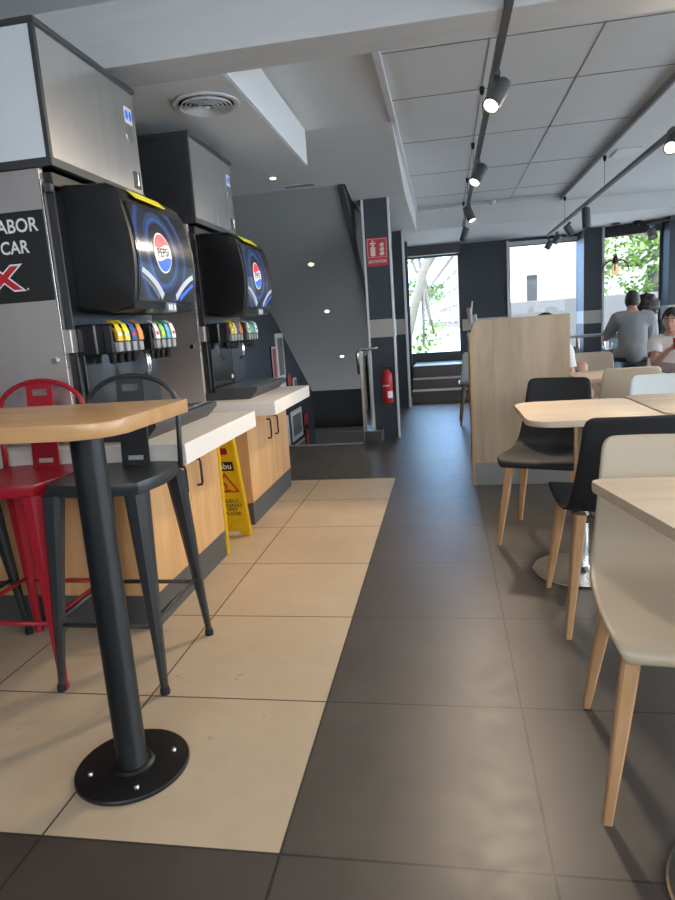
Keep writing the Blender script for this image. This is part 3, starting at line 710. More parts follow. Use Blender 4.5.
def stool(name, m, label, loc, rz=0):
    """square metal stool, open toward -Y, hoop back at +Y"""
    t = thing(name, label, 'stool', loc, rz, 'metal bar stools at the high table')
    hs, zs = .175, .72
    bm = B(); n = 12; g = []
    for j in range(n+1):
        row = []
        for i in range(n+1):
            u, v = 2*i/n-1, 2*j/n-1
            x = u*math.sqrt(1-.22*v*v)*hs*1.06; y = v*math.sqrt(1-.22*u*u)*hs*1.06
            row.append(bm.verts.new((x, y, zs-.012*max(0, 1-(u*u+v*v)*.8)*1.0)))
        g.append(row)
    for j in range(n):
        for i in range(n): bm.faces.new((g[j][i], g[j][i+1], g[j+1][i+1], g[j+1][i]))
    rim = g[0]+[r[-1] for r in g[1:]]+g[-1][-2::-1]+[r[0] for r in g[-2:0:-1]]
    lo = [bm.verts.new(v.co*1.0+Vector((v.co.x*.02, v.co.y*.02, -.016))) for v in rim]
    lo2 = [bm.verts.new(v.co+Vector((0, 0, -.040))) for v in rim]; K = len(rim)
    for k in range(K):
        bm.faces.new((rim[k], rim[(k+1) % K], lo[(k+1) % K], lo[k])); bm.faces.new((lo[k], lo[(k+1) % K], lo2[(k+1) % K], lo2[k]))
    bm.faces.new(lo2[::-1])
    obj('seat', bm, m, t, 35)
    foot = .19; feet = {}
    for sx in (-1, 1):
        for sy in (-1, 1):
            a = Vector((sx*.150, sy*.150, zs-.036)); b = Vector((sx*foot, sy*(foot+.018), .018)); feet[sx, sy] = (a, b)
            bm = B(); A = []
            for s in range(9):
                u = s/8; c = a.lerp(b, u); w = .024*(1-u)**1.1+.0115
                pts = [(-w, -w*.35), (-w*.35, -w), (w*.6, -w), (w, -w*.6), (w, w*.35), (w*.35, w), (-w*.6, w), (-w, w*.6)]
                A.append([bm.verts.new(c+Vector((p*sx, q*sy, 0))) for p, q in pts])
            for p, q in zip(A, A[1:]):
                for k in range(8): bm.faces.new((p[k], p[(k+1) % 8], q[(k+1) % 8], q[k]))
            bm.faces.new(A[0]); bm.faces.new(A[-1])
            lg = obj('leg', bm, m, t, 40)
            obj('foot_cap', lathe(B(), [(0, 0), (.016, 0), (.017, .012), (.014, .026), (0, .026)], 14, (b.x, b.y, 0)), m if m == 'stoolred' else 'blackrub', lg, 40)
    at = lambda k, z: feet[k][0].lerp(feet[k][1], (zs-.045-z)/(zs-.063))
    for p, q, z in (((-1, -1), (1, -1), .23), ((-1, 1), (1, 1), .23), ((-1, -1), (-1, 1), .25), ((1, -1), (1, 1), .25)):
        obj('footrest', tube(B(), [at(p, z), at(q, z)], .008, 8), m, t, True)
    # hoop back
    pts = [(-.176, .155, zs-.02), (-.178, .163, zs+.08), (-.180, .173, zs+.18)]
    for k in range(1, 14):
        a = PI-PI*k/14; pts.append((.180*math.cos(a), .175+.012*math.sin(a), zs+.20+.125*math.sin(a)**.9))
    pts += [(.180, .173, zs+.18), (.178, .163, zs+.08), (.176, .155, zs-.02)]
    obj('hoop', tube(B(), pts, .0095, 10), m, t, True)
    bm = B()
    # splat with a slot near the top and one near the bottom
    w = .055; zz = [zs-.0, zs+.012, zs+.030, zs+.27, zs+.295, zs+.322]
    def seg(x0, x1, z0, z1):
        yy = lambda z: .155+(z-zs)*.095
        prism(bm, [(x0, z0), (x1, z0), (x1, z1), (x0, z1)], lambda a, b: (a, yy(b)-.003, b), lambda a, b: (a, yy(b)+.003, b))
    seg(-w, w, zs-.015, zz[1]); seg(-w, w, zz[2], zz[3]); seg(-w, w, zz[4], zz[5])
    for s in (-1, 1):
        x0, x1 = sorted((s*w, s*.032)); seg(x0, x1, zz[1], zz[2]); seg(x0, x1, zz[3], zz[4])
    obj('splat', bm, m, t)
    return t
s0 = stool('bar_stool', 'stoolblk', 'charcoal metal bar stool with hoop back standing right of the red stool', (-1.158, 2.025, 0))
stool('bar_stool', 'stoolred', 'red metal bar stool with hoop back at the high table', (-1.537, 2.035, 0))
stool('bar_stool', 'stoolblk', 'charcoal stool at the left edge of which only a thin leg shows', (-1.945, 2.01, 0))

# ------------------------------------------------------------------ shell chairs
def shell_bm():
    prof = [(-.262, .424, .180), (-.266, .440, .190), (-.254, .455, .202), (-.20, .458, .212), (-.10, .452, .216), (.03, .444, .216), (.12, .446, .214), (.185, .465, .208), (.222, .51, .200), (.245, .58, .190), (.265, .66, .180), (.282, .74, .173), (.293, .79, .168), (.297, .808, .160), (.299, .818, .140)]
    bm = B(); n = 14; g = []
    for i, (y, z, w) in enumerate(prof):
        row = []
        for k in range(n+1):
            u = 2*k/n-1; e = abs(u)**3
            up = .012*e if i < 8 else 0
            fw = -.012*u*u if i >= 8 else 0
            row.append(bm.verts.new((u*w, y+fw, z+up*(1 if i > 1 else 0))))
        g.append(row)
    for a, b in zip(g, g[1:]):
        for k in range(n): bm.faces.new((a[k], a[k+1], b[k+1], b[k]))
    bm.normal_update()
    return bm
def chair(name, shell, legm, label, loc, rz, group=None):
    t = thing(name, label, 'chair', loc, rz, group)
    s = obj('shell', shell_bm(), shell, t, True)
    m = s.modifiers.new('thick', 'SOLIDIFY'); m.thickness = .013; m.offset = 0
    m = s.modifiers.new('smooth', 'SUBSURF'); m.levels = 1; m.render_levels = 1
    for sx in (-1, 1):
        for (ty, fy) in ((-.175, -.225), (.15, .238)):
            a = Vector((sx*.150, ty, .445)); b = Vector((sx*.207, fy, 0)); bm = B(); A = []
            for q in range(7):
                u = q/6; c = a.lerp(b, u); w = (.020+.0025*math.sin(u*PI))*(1-u)+.0105*u
                A.append([bm.verts.new(c+Vector((x*w, y*w, 0))) for x, y in ((-1, -.7), (-.7, -1), (.7, -1), (1, -.7), (1, .7), (.7, 1), (-.7, 1), (-1, .7))])
            for p, q in zip(A, A[1:]):
                for k in range(8): bm.faces.new((p[k], p[(k+1) % 8], q[(k+1) % 8], q[k]))
            bm.faces.new(A[0]); bm.faces.new(A[-1]); obj('leg', bm, legm, t)
    bm = B()
    for y in (-.175, .15): box(bm, -.155, .155, y-.013, y+.013, .412, .434, .003)
    for x in (-.15, .15): box(bm, x-.012, x+.012, -.175, .15, .412, .434, .003)
    obj('under_frame', bm, 'dkmetal', t)
    return t
G = 'shell chairs around the dining tables'
R_ = math.radians
chair('dining_chair', 'chbeige', 'beech', 'beige shell chair nearest the camera, tucked under the cut-off table', (.56, 1.56, 0), R_(-6), G)
chair('dining_chair', 'chblack', 'beech', 'black shell chair turned away, back to back with the nearest beige chair', (.612, 2.485, 0), R_(180), G)
chair('dining_chair', 'chblack', 'beech', 'black shell chair facing us in front of the wooden divider', (.51, 3.39, 0), R_(-20), G)
chair('dining_chair', 'chwhite', 'beech', 'white shell chair behind the second table at the right edge', (1.115, 3.27, 0), 0, G)
chair('dining_chair', 'chbeige', 'beech', 'beige shell chair turned away just behind the white shell chair', (1.10, 4.36, 0), R_(180), G)
chair('dining_chair', 'chbeige', 'beech', 'beige shell chair at the far side of the rear table right of the divider', (1.235, 5.50, 0), R_(0), G)
chair('dining_chair', 'chwhite', 'darkwood', 'white shell chair with dark legs showing past the left edge of the divider', (.35, 7.39, 0), R_(180), G)
chair('dining_chair', 'chbeige', 'beech', 'beige shell chair under the boy in the white t-shirt', (1.87, 5.66, 0), R_(-6), G)

# ------------------------------------------------------------------ dining tables
def table(x0, x1, y0, y1, px, py, label, rad, skew=0):
    t = thing('dining_table', label, 'table', (px, py, 0), 0, 'small pale dining tables on round steel bases')
    obj('tabletop', slab([(a+(y1-py-b)*skew*(x1-px-a)/(x1-x0), b) for a, b in rrect(x0-px, x1-px, y0-py, y1-py, .06, 8, rad)], .722, .748, .004), 'ptop', t, 40)
    obj('column', tube(B(), [(0, 0, .01), (0, 0, .715)], .033, 20), 'steel', t, 40)
    obj('top_plate', bx(-.11, .11, -.11, .11, .712, .722, bev=.002), 'dkmetal', t)
    obj('base_plate', lathe(B(), [(0, 0), (.213, 0), (.215, .004), (.21, .009), (.05, .013), (.034, .03), (0, .03)], 48), 'steel', t, 30)
table(.342, .90, 1.02, 1.648, .62, 1.16, 'pale wooden dining table cut off by the right edge, nearest the camera', [.05, .035, .06, .06], .19)
table(.316, .835, 2.585, 3.21, .578, 2.90, 'whole pale wooden dining table standing before the wooden divider', [.05, .10, .10, .05])
table(.850, 1.38, 2.68, 3.30, 1.11, 2.90, 'pale wooden dining table at the right edge beside the whole table', [.05]*4)
table(.83, 1.36, 4.16, 4.74, 1.10, 4.78-.32, 'pale dining table behind the white chair, right of the divider', [.06]*4)

# ------------------------------------------------------------------ divider unit, menus, bench
t = thing('divider_unit', 'tall oak board divider with grey plinth in the middle of the room', 'divider', (.175, 4.5, 0))
bm = B()
prism(bm, [(.0, .165), (.645, .165), (.645, 1.160), (.05, 1.154), (.026, 1.142), (.008, 1.108), (0, 1.075)], lambda a, b: (a, 0, b), lambda a, b: (a, .022, b)); obj('end_board', bm, 'oakgrey', t)
obj('plinth', bx(.0, .645, .002, .36, 0, .165, bev=.002), 'plinthlt', t)
obj('edge_strip', bx(-.012, .0, -.002, .03, 0, 1.075, bev=.002), 'oaktop', t)
obj('side_board', bx(-.010, .012, .03, .36, .0, 1.06, bev=.002), 'oakgrey', t)
obj('shelf_top', bx(-.014, .645, .022, .37, 1.04, 1.062, bev=.002), 'oakgrey', t)
obj('back_board', bx(.012, .645, .34, .36, .165, 1.04, bev=.002), 'oakgrey', t)
t = thing('menu_holder', 'leaflets leaning in a small holder on the divider top, left end', 'menu holder', (.20, 4.71, 1.062))
obj('holder', bx(-.035, .03, -.05, .05, 0, .03, bev=.003), 'dkmetal', t)
for k, (dx, hh, tl, c) in enumerate(((-.022, .215, .10, 'paper'), (-.005, .17, -.14, 'paper'), (.012, .12, -.1, 'lightblue'))):
    M = Matrix.Translation((dx, 0, .012)) @ Matrix.Rotation(tl, 4, 'Y') @ Matrix.Rotation(.25*k, 4, 'Z')
    obj('leaflet', bx(-.003, .003, -.045, .045, 0, hh, M=M), c, t)
t = thing('bench', 'dark bench seat behind the wooden divider', 'bench', (.20, 4.9, 0))
obj('seat', bx(0, .83, .0, .42, .40, .455, bev=.015), 'navy', t)
obj('base', bx(.03, .80, .03, .39, 0, .40, bev=.003), 'toe', t)

# ------------------------------------------------------------------ window bar, its stools
t = thing('bar_table', 'narrow high bar table on steel legs in front of the tree window', 'table', (1.30, 7.5, 0))
obj('bar_top', bx(0, .82, 0, .40, .88, .905, bev=.005), 'plinthlt', t)
for x in (.18, .46, .78): obj('leg', tube(B(), [(x, .16, 0), (x, .16, .88)], .022, 14), 'chrome', t, 40)
obj('foot_ring', tube(B(), [(.47+.05*math.cos(k*PI/12), .05, .78+.06*math.sin(k*PI/12)) for k in range(24)], .006, 8, closed=True), 'chrome', t, True)
obj('footrail', tube(B(), [(.05, .2, .25), (.8, .2, .25)], .012, 10), 'chrome', t, 40)
def rstool(x, y, h, label):
    t = thing('round_stool', label, 'stool', (x, y, 0), 0, 'round backless stools at the window bar')
    obj('seat', lathe(B(), [(0, h-.05), (.16, h-.05), (.175, h-.03), (.17, h-.005), (.12, h), (0, h-.003)], 32), 'black', t, 40)
    for k in range(4):
        a = k*PI/2+PI/4; c, s = math.cos(a), math.sin(a)
        obj('leg', tube(B(), [(.11*c, .11*s, h-.05), (.19*c, .19*s, 0)], .014, 10), 'black', t, 40)
    obj('foot_ring', tube(B(), [(.163*math.cos(k*PI/12), .163*math.sin(k*PI/12), .2) for k in range(24)], .008, 8, closed=True), 'chrome', t, True)
rstool(1.99, 7.16, .60, 'dark round stool under the man in the grey t-shirt')
rstool(2.32, 7.98, .55, 'dark round stool under the curly-haired woman')
t = thing('floor_panel', 'pale blue printed panel standing under the window bar', 'poster', (1.98, 7.78, 0))
obj('panel', bx(-.13, .13, 0, .012, .42, .84, bev=.003), 'lightblue', t)
for x in (-.1, .1): obj('leg', bx(x-.008, x+.008, .002, .012, 0, .43), 'steel', t)

# ------------------------------------------------------------------ people
def skin_mesh(J, E, root, lv=2):
    me = bpy.data.meshes.new('tmp'); names = list(J)
    me.from_pydata([J[n][0] for n in names], [(names.index(a), names.index(b)) for a, b in E], [])
    o = bpy.data.objects.new('tmp', me); COL.objects.link(o)
    m = o.modifiers.new('s', 'SKIN'); m.use_smooth_shade = True; m.branch_smoothing = .4
    for i, n in enumerate(names):
        r = J[n][1]; me.skin_vertices[0].data[i].radius = r if isinstance(r, tuple) else (r, r)
        me.skin_vertices[0].data[i].use_root = (n == root)
    m = o.modifiers.new('d', 'SUBSURF'); m.levels = lv; m.render_levels = lv
    dg = bpy.context.evaluated_depsgraph_get(); dg.update()
    r = bpy.data.meshes.new_from_object(o.evaluated_get(dg)); bm = B(); bm.from_mesh(r)
    bpy.data.objects.remove(o); bpy.data.meshes.remove(me); bpy.data.meshes.remove(r)
    return bm
def body_mesh(J, E, vox=.011):
    """one continuous body: swept ellipsoids along every bone, fused by a voxel remesh and smoothed"""
    bm = B(); ax = (J['shR'][0]-J['shL'][0]).normalized()
    for p, q in E:
        (a, ra), (b, rb) = J[p], J[q]
        ra = Vector(ra if isinstance(ra, tuple) else (ra, ra)); rb = Vector(rb if isinstance(rb, tuple) else (rb, rb))
        L = (b-a).length; n = max(2, int(L/(.32*min(*ra, *rb)))); d = (b-a).normalized()
        w = ax-d*ax.dot(d); w = w.normalized() if w.length > .15 else frame_of(d)[0]; v = d.cross(w).normalized()
        R = Matrix((w, v, d)).transposed().to_4x4()
        for i in range(n+1):
            u = i/n; r = ra.lerp(rb, u)
            bmesh.ops.create_icosphere(bm, subdivisions=2, radius=1, matrix=Matrix.Translation(a.lerp(b, u)) @ R @ Matrix.Diagonal((r.x, r.y, min(r.x, r.y), 1)))
    me = bpy.data.meshes.new('tmp'); bm.to_mesh(me); bm.free()
    o = bpy.data.objects.new('tmp', me); COL.objects.link(o)
    m = o.modifiers.new('r', 'REMESH'); m.mode = 'VOXEL'; m.voxel_size = vox
    m = o.modifiers.new('s', 'SMOOTH'); m.factor = .5; m.iterations = 10
    dg = bpy.context.evaluated_depsgraph_get(); dg.update()
    r = bpy.data.meshes.new_from_object(o.evaluated_get(dg)); bm = B(); bm.from_mesh(r)
    bpy.data.objects.remove(o); bpy.data.meshes.remove(me); bpy.data.meshes.remove(r)
    return bm
def add_bm(dst, src):
    me = bpy.data.meshes.new('x'); src.to_mesh(me); src.free(); dst.from_mesh(me); bpy.data.meshes.remove(me)
def head_bm(c, fwd, sc=1.):
    """head with brow, nose, mouth, chin, ears; fwd: facing direction"""
    bm = B(); bmesh.ops.create_uvsphere(bm, u_segments=36, v_segments=26, radius=1)
    for v in bm.verts:
        x, y, z = v.co                          # face toward -Y
        w = 1-.26*max(0, -z)**1.3
        X, Y, Z = x*.0745*w, y*.094, z*.112
        if z < -.25 and y < 0: Y *= 1+.08*(-z)
        if z < -.3 and y > 0: Y *= 1-.45*min(1, (-z-.3)*1.6)
        if y < -.5:
            g = lambda cx, cz, sx, sz: math.exp(-((x-cx)/sx)**2-((z-cz)/sz)**2)
            Y -= .024*g(0, -.20, .13, .20)+.008*g(0, .02, .10, .3)                     # nose
            Y += .012*(g(.36, .06, .17, .11)+g(-.36, .06, .17, .11))                    # eye sockets
            Y -= .005*g(0, .22, .6, .10)                                                # brow
            Y -= .007*(g(0, -.50, .26, .05)+g(0, -.61, .22, .06)); Y += .006*g(0, -.555, .28, .03)
            Y -= .008*g(0, -.82, .3, .14)
        v.co = Vector((X, Y, Z))
    for s in (-1, 1):                            # ears
        e = bmesh.ops.create_uvsphere(bm, u_segments=12, v_segments=8, radius=1)
        for v in e['verts']: v.co = Vector((s*(.0735+v.co.x*.010), .012+v.co.y*.018+.004*abs(v.co.z), -.005+v.co.z*.031))
    f = Vector(fwd).normalized(); R = f.to_track_quat('-Y', 'Z').to_matrix().to_4x4()
    bmesh.ops.transform(bm, matrix=Matrix.Translation(c) @ R @ Matrix.Scale(sc, 4), verts=bm.verts)
    return bm, Matrix.Translation(c) @ R @ Matrix.Scale(sc, 4)
def face_parts(M, par, browm='hairdk'):
    for s in (-1, 1):
        e = B(); bmesh.ops.create_uvsphere(e, u_segments=12, v_segments=8, radius=.0105)
        bmesh.ops.transform(e, matrix=M @ Matrix.Translation((s*.028, -.079, .008)), verts=e.verts); eo = obj('eye', e, 'white', par, True)
        e = B(); bmesh.ops.create_uvsphere(e, u_segments=10, v_segments=6, radius=.0072)
        bmesh.ops.transform(e, matrix=M @ Matrix.Translation((s*.028, -.0842, .008)), verts=e.verts); obj('iris', e, 'ink', eo, True)
        e = B(); tube(e, [M @ Vector((s*x, -.092+.02*(x-.02), .027+.003*math.sin((x-.01)*60))) for x in (.014, .024, .034, .044)], .0032*1, 6); obj('eyebrow', e, browm, par, True)
    e = B(); tube(e, [M @ Vector((x, -.0985+abs(x)*.22, -.0625+abs(x)*.06)) for x in (-.024, -.012, 0, .012, .024)], [.002, .004, .0045, .004, .002], 8); obj('lips', e, 'lip', par, True)
M_['lip'] = mat('lip', (.42, .13, .11), .45)
def hair_bm(M, style):
    bm = B(); bmesh.ops.create_uvsphere(bm, u_segments=40, v_segments=30, radius=1)
    rnd = random.Random(3)
    if style == 'curly':
        dele = []
        for v in bm.verts:
            x, y, z = v.co; b = 1+.06*math.sin(9*x+4*z)*math.sin(8*y+2)+.05*math.sin(13*z+7*y)+rnd.uniform(-.035, .035)
            v.co = Vector((x*.155*b, (y*.145+.02)*b, z*.140*b+.018))
            if y < -.62 and z < .45: dele.append(v)
        bmesh.ops.delete(bm, geom=dele, context='VERTS')
    else:
        dele = []
        for v in bm.verts:
            x, y, z = v.co; k = 1.06+(.10*max(0, z)**.5 if style == 'top' and z > 0 else 0)+rnd.uniform(-.006, .006)
            w = 1-.12*max(0, -z)**1.5
            v.co = Vector((x*.0775*k*w, y*.0965*k+.002, z*.113*k+.003))
            if (y < -.42 and z < (.34+.08*math.sin(9*x) if style == 'top' else .42)) or z < -.55+.05*math.sin(7*x) or (y < .10 and z < (-.02 if style == 'crop' else .05)) : dele.append(v)
        bmesh.ops.delete(bm, geom=dele, context='VERTS')
    bmesh.ops.transform(bm, matrix=M, verts=bm.verts)
    return bm
def hand_bm(w, d, up, curl=.5, s=1.):
    """hand: palm block, four unequal bent fingers, thumb. w wrist, d pointing, up = back of the hand"""
    d = Vector(d).normalized(); up = Vector(up); up = (up-d*up.dot(d)).normalized(); r = d.cross(up)
    W = Vector(w); J = {'w': (W, .022*s), 'p': (W+d*.045*s, (.034*s, .016*s)), 'k': (W+d*.085*s, (.036*s, .014*s))}
    bm = skin_mesh(J, [('w', 'p'), ('p', 'k')], 'p', 1)
    for i, L in enumerate((.068, .078, .072, .055)):
        off = (-.030+.020*i)*s; b = W+d*.075*s+r*off; a1 = curl*.6; a2 = curl*1.5; a3 = curl*2.1
        dirs = [d*math.cos(a)-up*math.sin(a) for a in (a1, a2, a3)]
        p = [b, b+d*.012*s]
        for dd, f in zip(dirs, (.46, .30, .24)): p.append(p[-1]+dd*L*f*s)
        add_bm(bm, skin_mesh({str(k): (q, .0088*s*(1-.06*k)) for k, q in enumerate(p)}, [(str(k), str(k+1)) for k in range(len(p)-1)], '0', 1))
    b = W+d*.025*s-r*.022*s; td = (d*.55-r*.7-up*.45).normalized()
    p = [b, b+td*.028*s, b+td*.052*s+d*.01*s, b+td*.062*s+d*.03*s]
    add_bm(bm, skin_mesh({str(k): (q, .0105*s*(1-.07*k)) for k, q in enumerate(p)}, [(str(k), str(k+1)) for k in range(3)], '0', 1))
    return bm
def person(label, o, J, E, headc, fwd, hs, skinm, hair, hairm, cloth, hands, shoes=True):
    t = thing('person', label, 'person', o)
    bm = body_mesh(J, E)
    hb, M = head_bm(headc, fwd, hs); add_bm(bm, hb)
    for h in hands: add_bm(bm, hand_bm(*h))
    body = obj('body', bm, skinm, t, True)
    face_parts(M, body, hairm)
    if hair: obj('hair', hair_bm(M, hair), hairm, t, True)
    base = body_mesh(J, E); gs, shoe = cloth
    for nm, keep, off, mm in gs: obj(nm, garment(base, J, keep, off), mm, t, True, fix=False)
    base.free()
    for s in 'LR':
        a, b = J['an'+s][0], J['to'+s][0]; d = b-a
        obj('shoe', skin_mesh({'a': (a+Vector((0, 0, -.02)), (.045, .05)), 'b': (b, (.046, .034)), 'c': (b+d.normalized()*.05, (.036, .026))}, [('a', 'b'), ('b', 'c')], 'b', 1), shoe, t, True)
    return t, M
def fat(J, ks, k, extra=None, add=.004):
    out = {}
    for n in ks:
        c, r = J[n]; r = r if isinstance(r, tuple) else (r, r); out[n] = (c, (r[0]*k+add, r[1]*k+add))
    out.update(extra or {}); return out
def lerp(a, b, u): return tuple(a[i]+(b[i]-a[i])*u for i in range(3))
CORE = [('pel', 'abd'), ('abd', 'che'), ('che', 'nk'), ('nk', 'hd'), ('che', 'shL'), ('shL', 'elL'), ('elL', 'wrL'), ('che', 'shR'), ('shR', 'elR'), ('elR', 'wrR'),
        ('pel', 'hiL'), ('hiL', 'knL'), ('knL', 'anL'), ('anL', 'toL'), ('pel', 'hiR'), ('hiR', 'knR'), ('knR', 'anR'), ('anR', 'toR')]
def joints(pel, abd, che, nk, hd, shL, elL, wrL, shR, elR, wrR, hiL, knL, anL, toL, hiR, knR, anR, toR, k=1.):
    rad = dict(pel=(.15, .115), abd=(.145, .105), che=(.155, .115), nk=.058, hd=.055, shL=.062, elL=.043, wrL=.028, shR=.062, elR=.043, wrR=.028,
               hiL=.085, knL=.058, anL=.038, toL=.034, hiR=.085, knR=.058, anR=.038, toR=.034)
    lo = locals(); return {n: (Vector(lo[n]), tuple(q*k for q in rad[n]) if isinstance(rad[n], tuple) else rad[n]*k) for n in rad}
def garment(bodybm, J, keep, off, sm=3):
    """offset copy of the body surface over the region keep(bone, t, co) selects"""
    bm = bodybm.copy(); bmesh.ops.recalc_face_normals(bm, faces=bm.faces); bm.normal_update()
    sel, out = {}, {}
    for v in bm.verts:
        best = None
        for (p, q) in CORE:
            A, Bq = J[p][0], J[q][0]; ab = Bq-A; t = max(0, min(1, (v.co-A).dot(ab)/ab.length_squared)); d = (v.co-A-ab*t).length/(1 if p in ('pel', 'abd', 'che') and q in ('abd', 'che') else .8)
            if best is None or d < best[0]: best = (d, p+'-'+q[:2], t, A+ab*t)
        sel[v] = keep(best[1], best[2], v.co); out[v] = v.co-best[3]
    for v in bm.verts: v.co += v.normal*off
    bmesh.ops.delete(bm, geom=[f for f in bm.faces if not all(sel[v] for v in f.verts)], context='FACES')
    for _ in range(sm): bmesh.ops.smooth_vert(bm, verts=[v for v in bm.verts if not v.is_boundary], factor=.5, use_axis_x=True, use_axis_y=True, use_axis_z=True)
    return bm
def clothes(J, shirt, pants, sleeve=.62, leg=1., shoe='black'):
    def ks(b, t, co):
        if b in ('pel-ab', 'abd-ch', 'che-sh'): return True
        if b == 'che-nk': return t < .70
        if b == 'pel-hi' or (b[:2] == 'hi' and t < .2): return co.z > J['pel'][0].z-.045
        if b == 'sh'+'L-el' or b[:2] == 'sh': return t < sleeve
        return False
    def kp(b, t, co):
        if b == 'pel-hi': return True
        if b == 'pel-ab': return t < .35
        if b[:2] == 'hi': return t < leg or leg >= 1
        if b[:2] == 'kn': return leg >= 1 and t < .92
        return False
    return [('shirt', ks, .019, shirt), ('trousers' if leg >= 1 else 'shorts', kp, .012, pants)], shoe
# man, seen from behind
J = joints((0, 0, .10), (0, .0, .25), (0, .03, .40), (.0, .05, .53), (0, .065, .58), (-.15, .02, .455), (-.225, .17, .255), (-.14, .42, .335), (.15, .02, .455), (.21, .18, .25), (.08, .42, .335),
           (-.09, .03, .08), (-.13, .42, .05), (-.12, .34, -.36), (-.12, .46, -.41), (.09, .03, .08), (.13, .42, .05), (.12, .34, -.36), (.12, .46, -.41), k=.90)
t, M = person('man in grey t-shirt seen from behind, sitting at the window bar', (1.935, 7.17, .61), J, CORE, (0.01, .08, .628), (.25, 1, -.12), .91, 'skin2', 'crop', 'hairbr',
       clothes(J, 'shirtgrey', 'navy', .85, 1., 'black'), [((-.14, .42, .335), (.3, 1, -.1), (0, 0, 1), .35), ((.08, .42, .335), (-.3, 1, -.1), (0, 0, 1), .35)])
# woman with curly hair, facing left, beyond him
J = joints((0, 0, .10), (0, .0, .25), (-.02, 0, .38), (-.03, 0, .52), (-.04, 0, .60), (-.03, -.17, .43), (-.12, -.20, .24), (-.28, -.10, .30), (-.03, .17, .43), (-.12, .2, .24), (-.28, .12, .30),
           (-.02, -.09, .08), (-.40, -.10, .06), (-.34, -.10, -.34), (-.44, -.1, -.40), (-.02, .09, .08), (-.40, .1, .06), (-.34, .10, -.34), (-.44, .1, -.40), k=.92)
person('woman with dark curly hair behind the man at the window bar', (2.32, 7.98, .56), J, CORE, (-.05, -.01, .60), (-.45, 1, -.1), .97, 'skin', 'curly', 'hairdk',
       clothes(J, 'shirtgrey', 'navy', .62, 1., 'black'), [((-.28, -.10, .30), (-1, .2, -.1), (0, 0, 1), .4), ((-.28, .12, .30), (-1, -.2, -.1), (0, 0, 1), .4)])
# boy with a red cup, legs crossed
J = joints((.0, 0, .10), (-.01, -.02, .24), (-.02, -.03, .37), (-.02, -.04, .50), (-.03, -.05, .565), (.135, -.05, .405), (.185, -.20, .26), (-.02, -.335, .365), (-.145, -.04, .405), (-.185, -.16, .255), (-.125, -.30, .365),
           (.085, -.02, .08), (.10, -.40, .06), (.09, -.36, -.36), (.09, -.47, -.40), (-.085, -.02, .09), (-.20, -.33, .225), (.14, -.44, .185), (.20, -.50, .15), k=.80)
t, M = person('boy in white t-shirt with crossed legs holding a red cup', (1.825, 5.62, .465), J, CORE, (-.04, -.075, .578), (-.55, -1, -.05), .83, 'skin', 'top', 'hairdk',
       clothes(J, 'shirtwhite', 'shorts', .60, 1., 'white'), [((-.125, -.30, .365), (.75, -.35, .30), (-.3, -.6, .5), .75, .9), ((-.02, -.335, .365), (-.3, -.3, .65), (.8, -.3, .1), .75, .9)])
t = thing('paper_cup', 'red paper cup held by the boy in the white t-shirt', 'cup', (1.735, 5.235, .838))
obj('cup', lathe(B(), [(0, 0), (.028, 0), (.037, .09), (.035, .09), (.027, .004), (0, .004)], 24), 'red', t, 40)
obj('lid', lathe(B(), [(0, .098), (.03, .098), (.039, .092), (.039, .086), (0, .086)], 24), 'white', t, 40)
# person hidden by the divider
J = joints((.12, 0, .10), (.125, .0, .24), (.10, 0, .37), (.05, 0, .51), (.03, 0, .57), (.11, -.16, .42), (.16, -.19, .22), (.27, -.10, .18), (.11, .16, .42), (.16, .2, .22), (.27, .12, .18),
           (.15, -.08, .09), (.245, -.10, .30), (.20, -.09, -.12), (.27, -.09, -.36), (.15, .08, .08), (.33, .08, .08), (.20, .08, -.34), (.28, .08, -.40), k=.86)
person('person mostly hidden behind the divider, only hair and blue shorts showing', (.755, 5.13, .455), J, CORE, (.0, 0, .612), (1, -.1, -.1), .90, 'skin', 'crop', 'hairbr',
       clothes(J, 'shirtwhite', 'bluecloth', .60, .90, 'white'), [((.27, -.10, .18), (1, .2, 0), (0, 0, 1), .4, .9), ((.27, .12, .18), (1, -.2, 0), (0, 0, 1), .4, .9)])

# ------------------------------------------------------------------ pillar sign, extinguisher, railing
t = thing('extinguisher_sign', 'red extinguisher sign with pictogram on the dark pillar', 'sign', (-.635, 6.588, 1.885))
pl = obj('plate', bx(-.103, .103, 0, .006, -.135, .135, bev=.001), 'redsign', t)
F = lambda cx, cz: (lambda a, b: (cx+a, -.0012, cz+b))
bm = B()
for (x0, x1, z0, z1) in ((-.095, .095, .123, .126), (-.095, .095, -.052, -.049), (-.095, -.092, -.05, .125), (.092, .095, -.05, .125)): poly2d(bm, [(x0, z0), (x1, z0), (x1, z1), (x0, z1)], F(0, 0))
obj('border', bm, 'cream', pl)
bm = B(); poly2d(bm, rrect(-.065, -.018, -.040, .052, .012), F(0, 0)); poly2d(bm, rrect(-.055, -.028, .056, .072, .004), F(0, 0)); poly2d(bm, rrect(-.07, -.012, .076, .090, .003), F(0, 0)); poly2d(bm, rrect(-.05, -.034, .094, .112, .004), F(0, 0))
obj('extinguisher_symbol', bm, 'cream', pl)
bm = B()
for k, (dz, s) in enumerate(((-.03, .8), (.014, .75), (.056, .7))):
    fl = [(.02, 0), (.045, -.012), (.07, 0), (.078, .02), (.066, .042), (.060, .026), (.052, .05), (.042, .026), (.034, .044), (.022, .022)]
    poly2d(bm, [((x-.05)*s+.05, z*s+dz) for x, z in fl], F(0, 0))
obj('flame_symbol', bm, 'cream', pl)
bm = B(); put_text(bm, 'EXTINTOR', .038, F(0, -.093), .0006, .98); obj('lettering', bm, 'cream', pl)
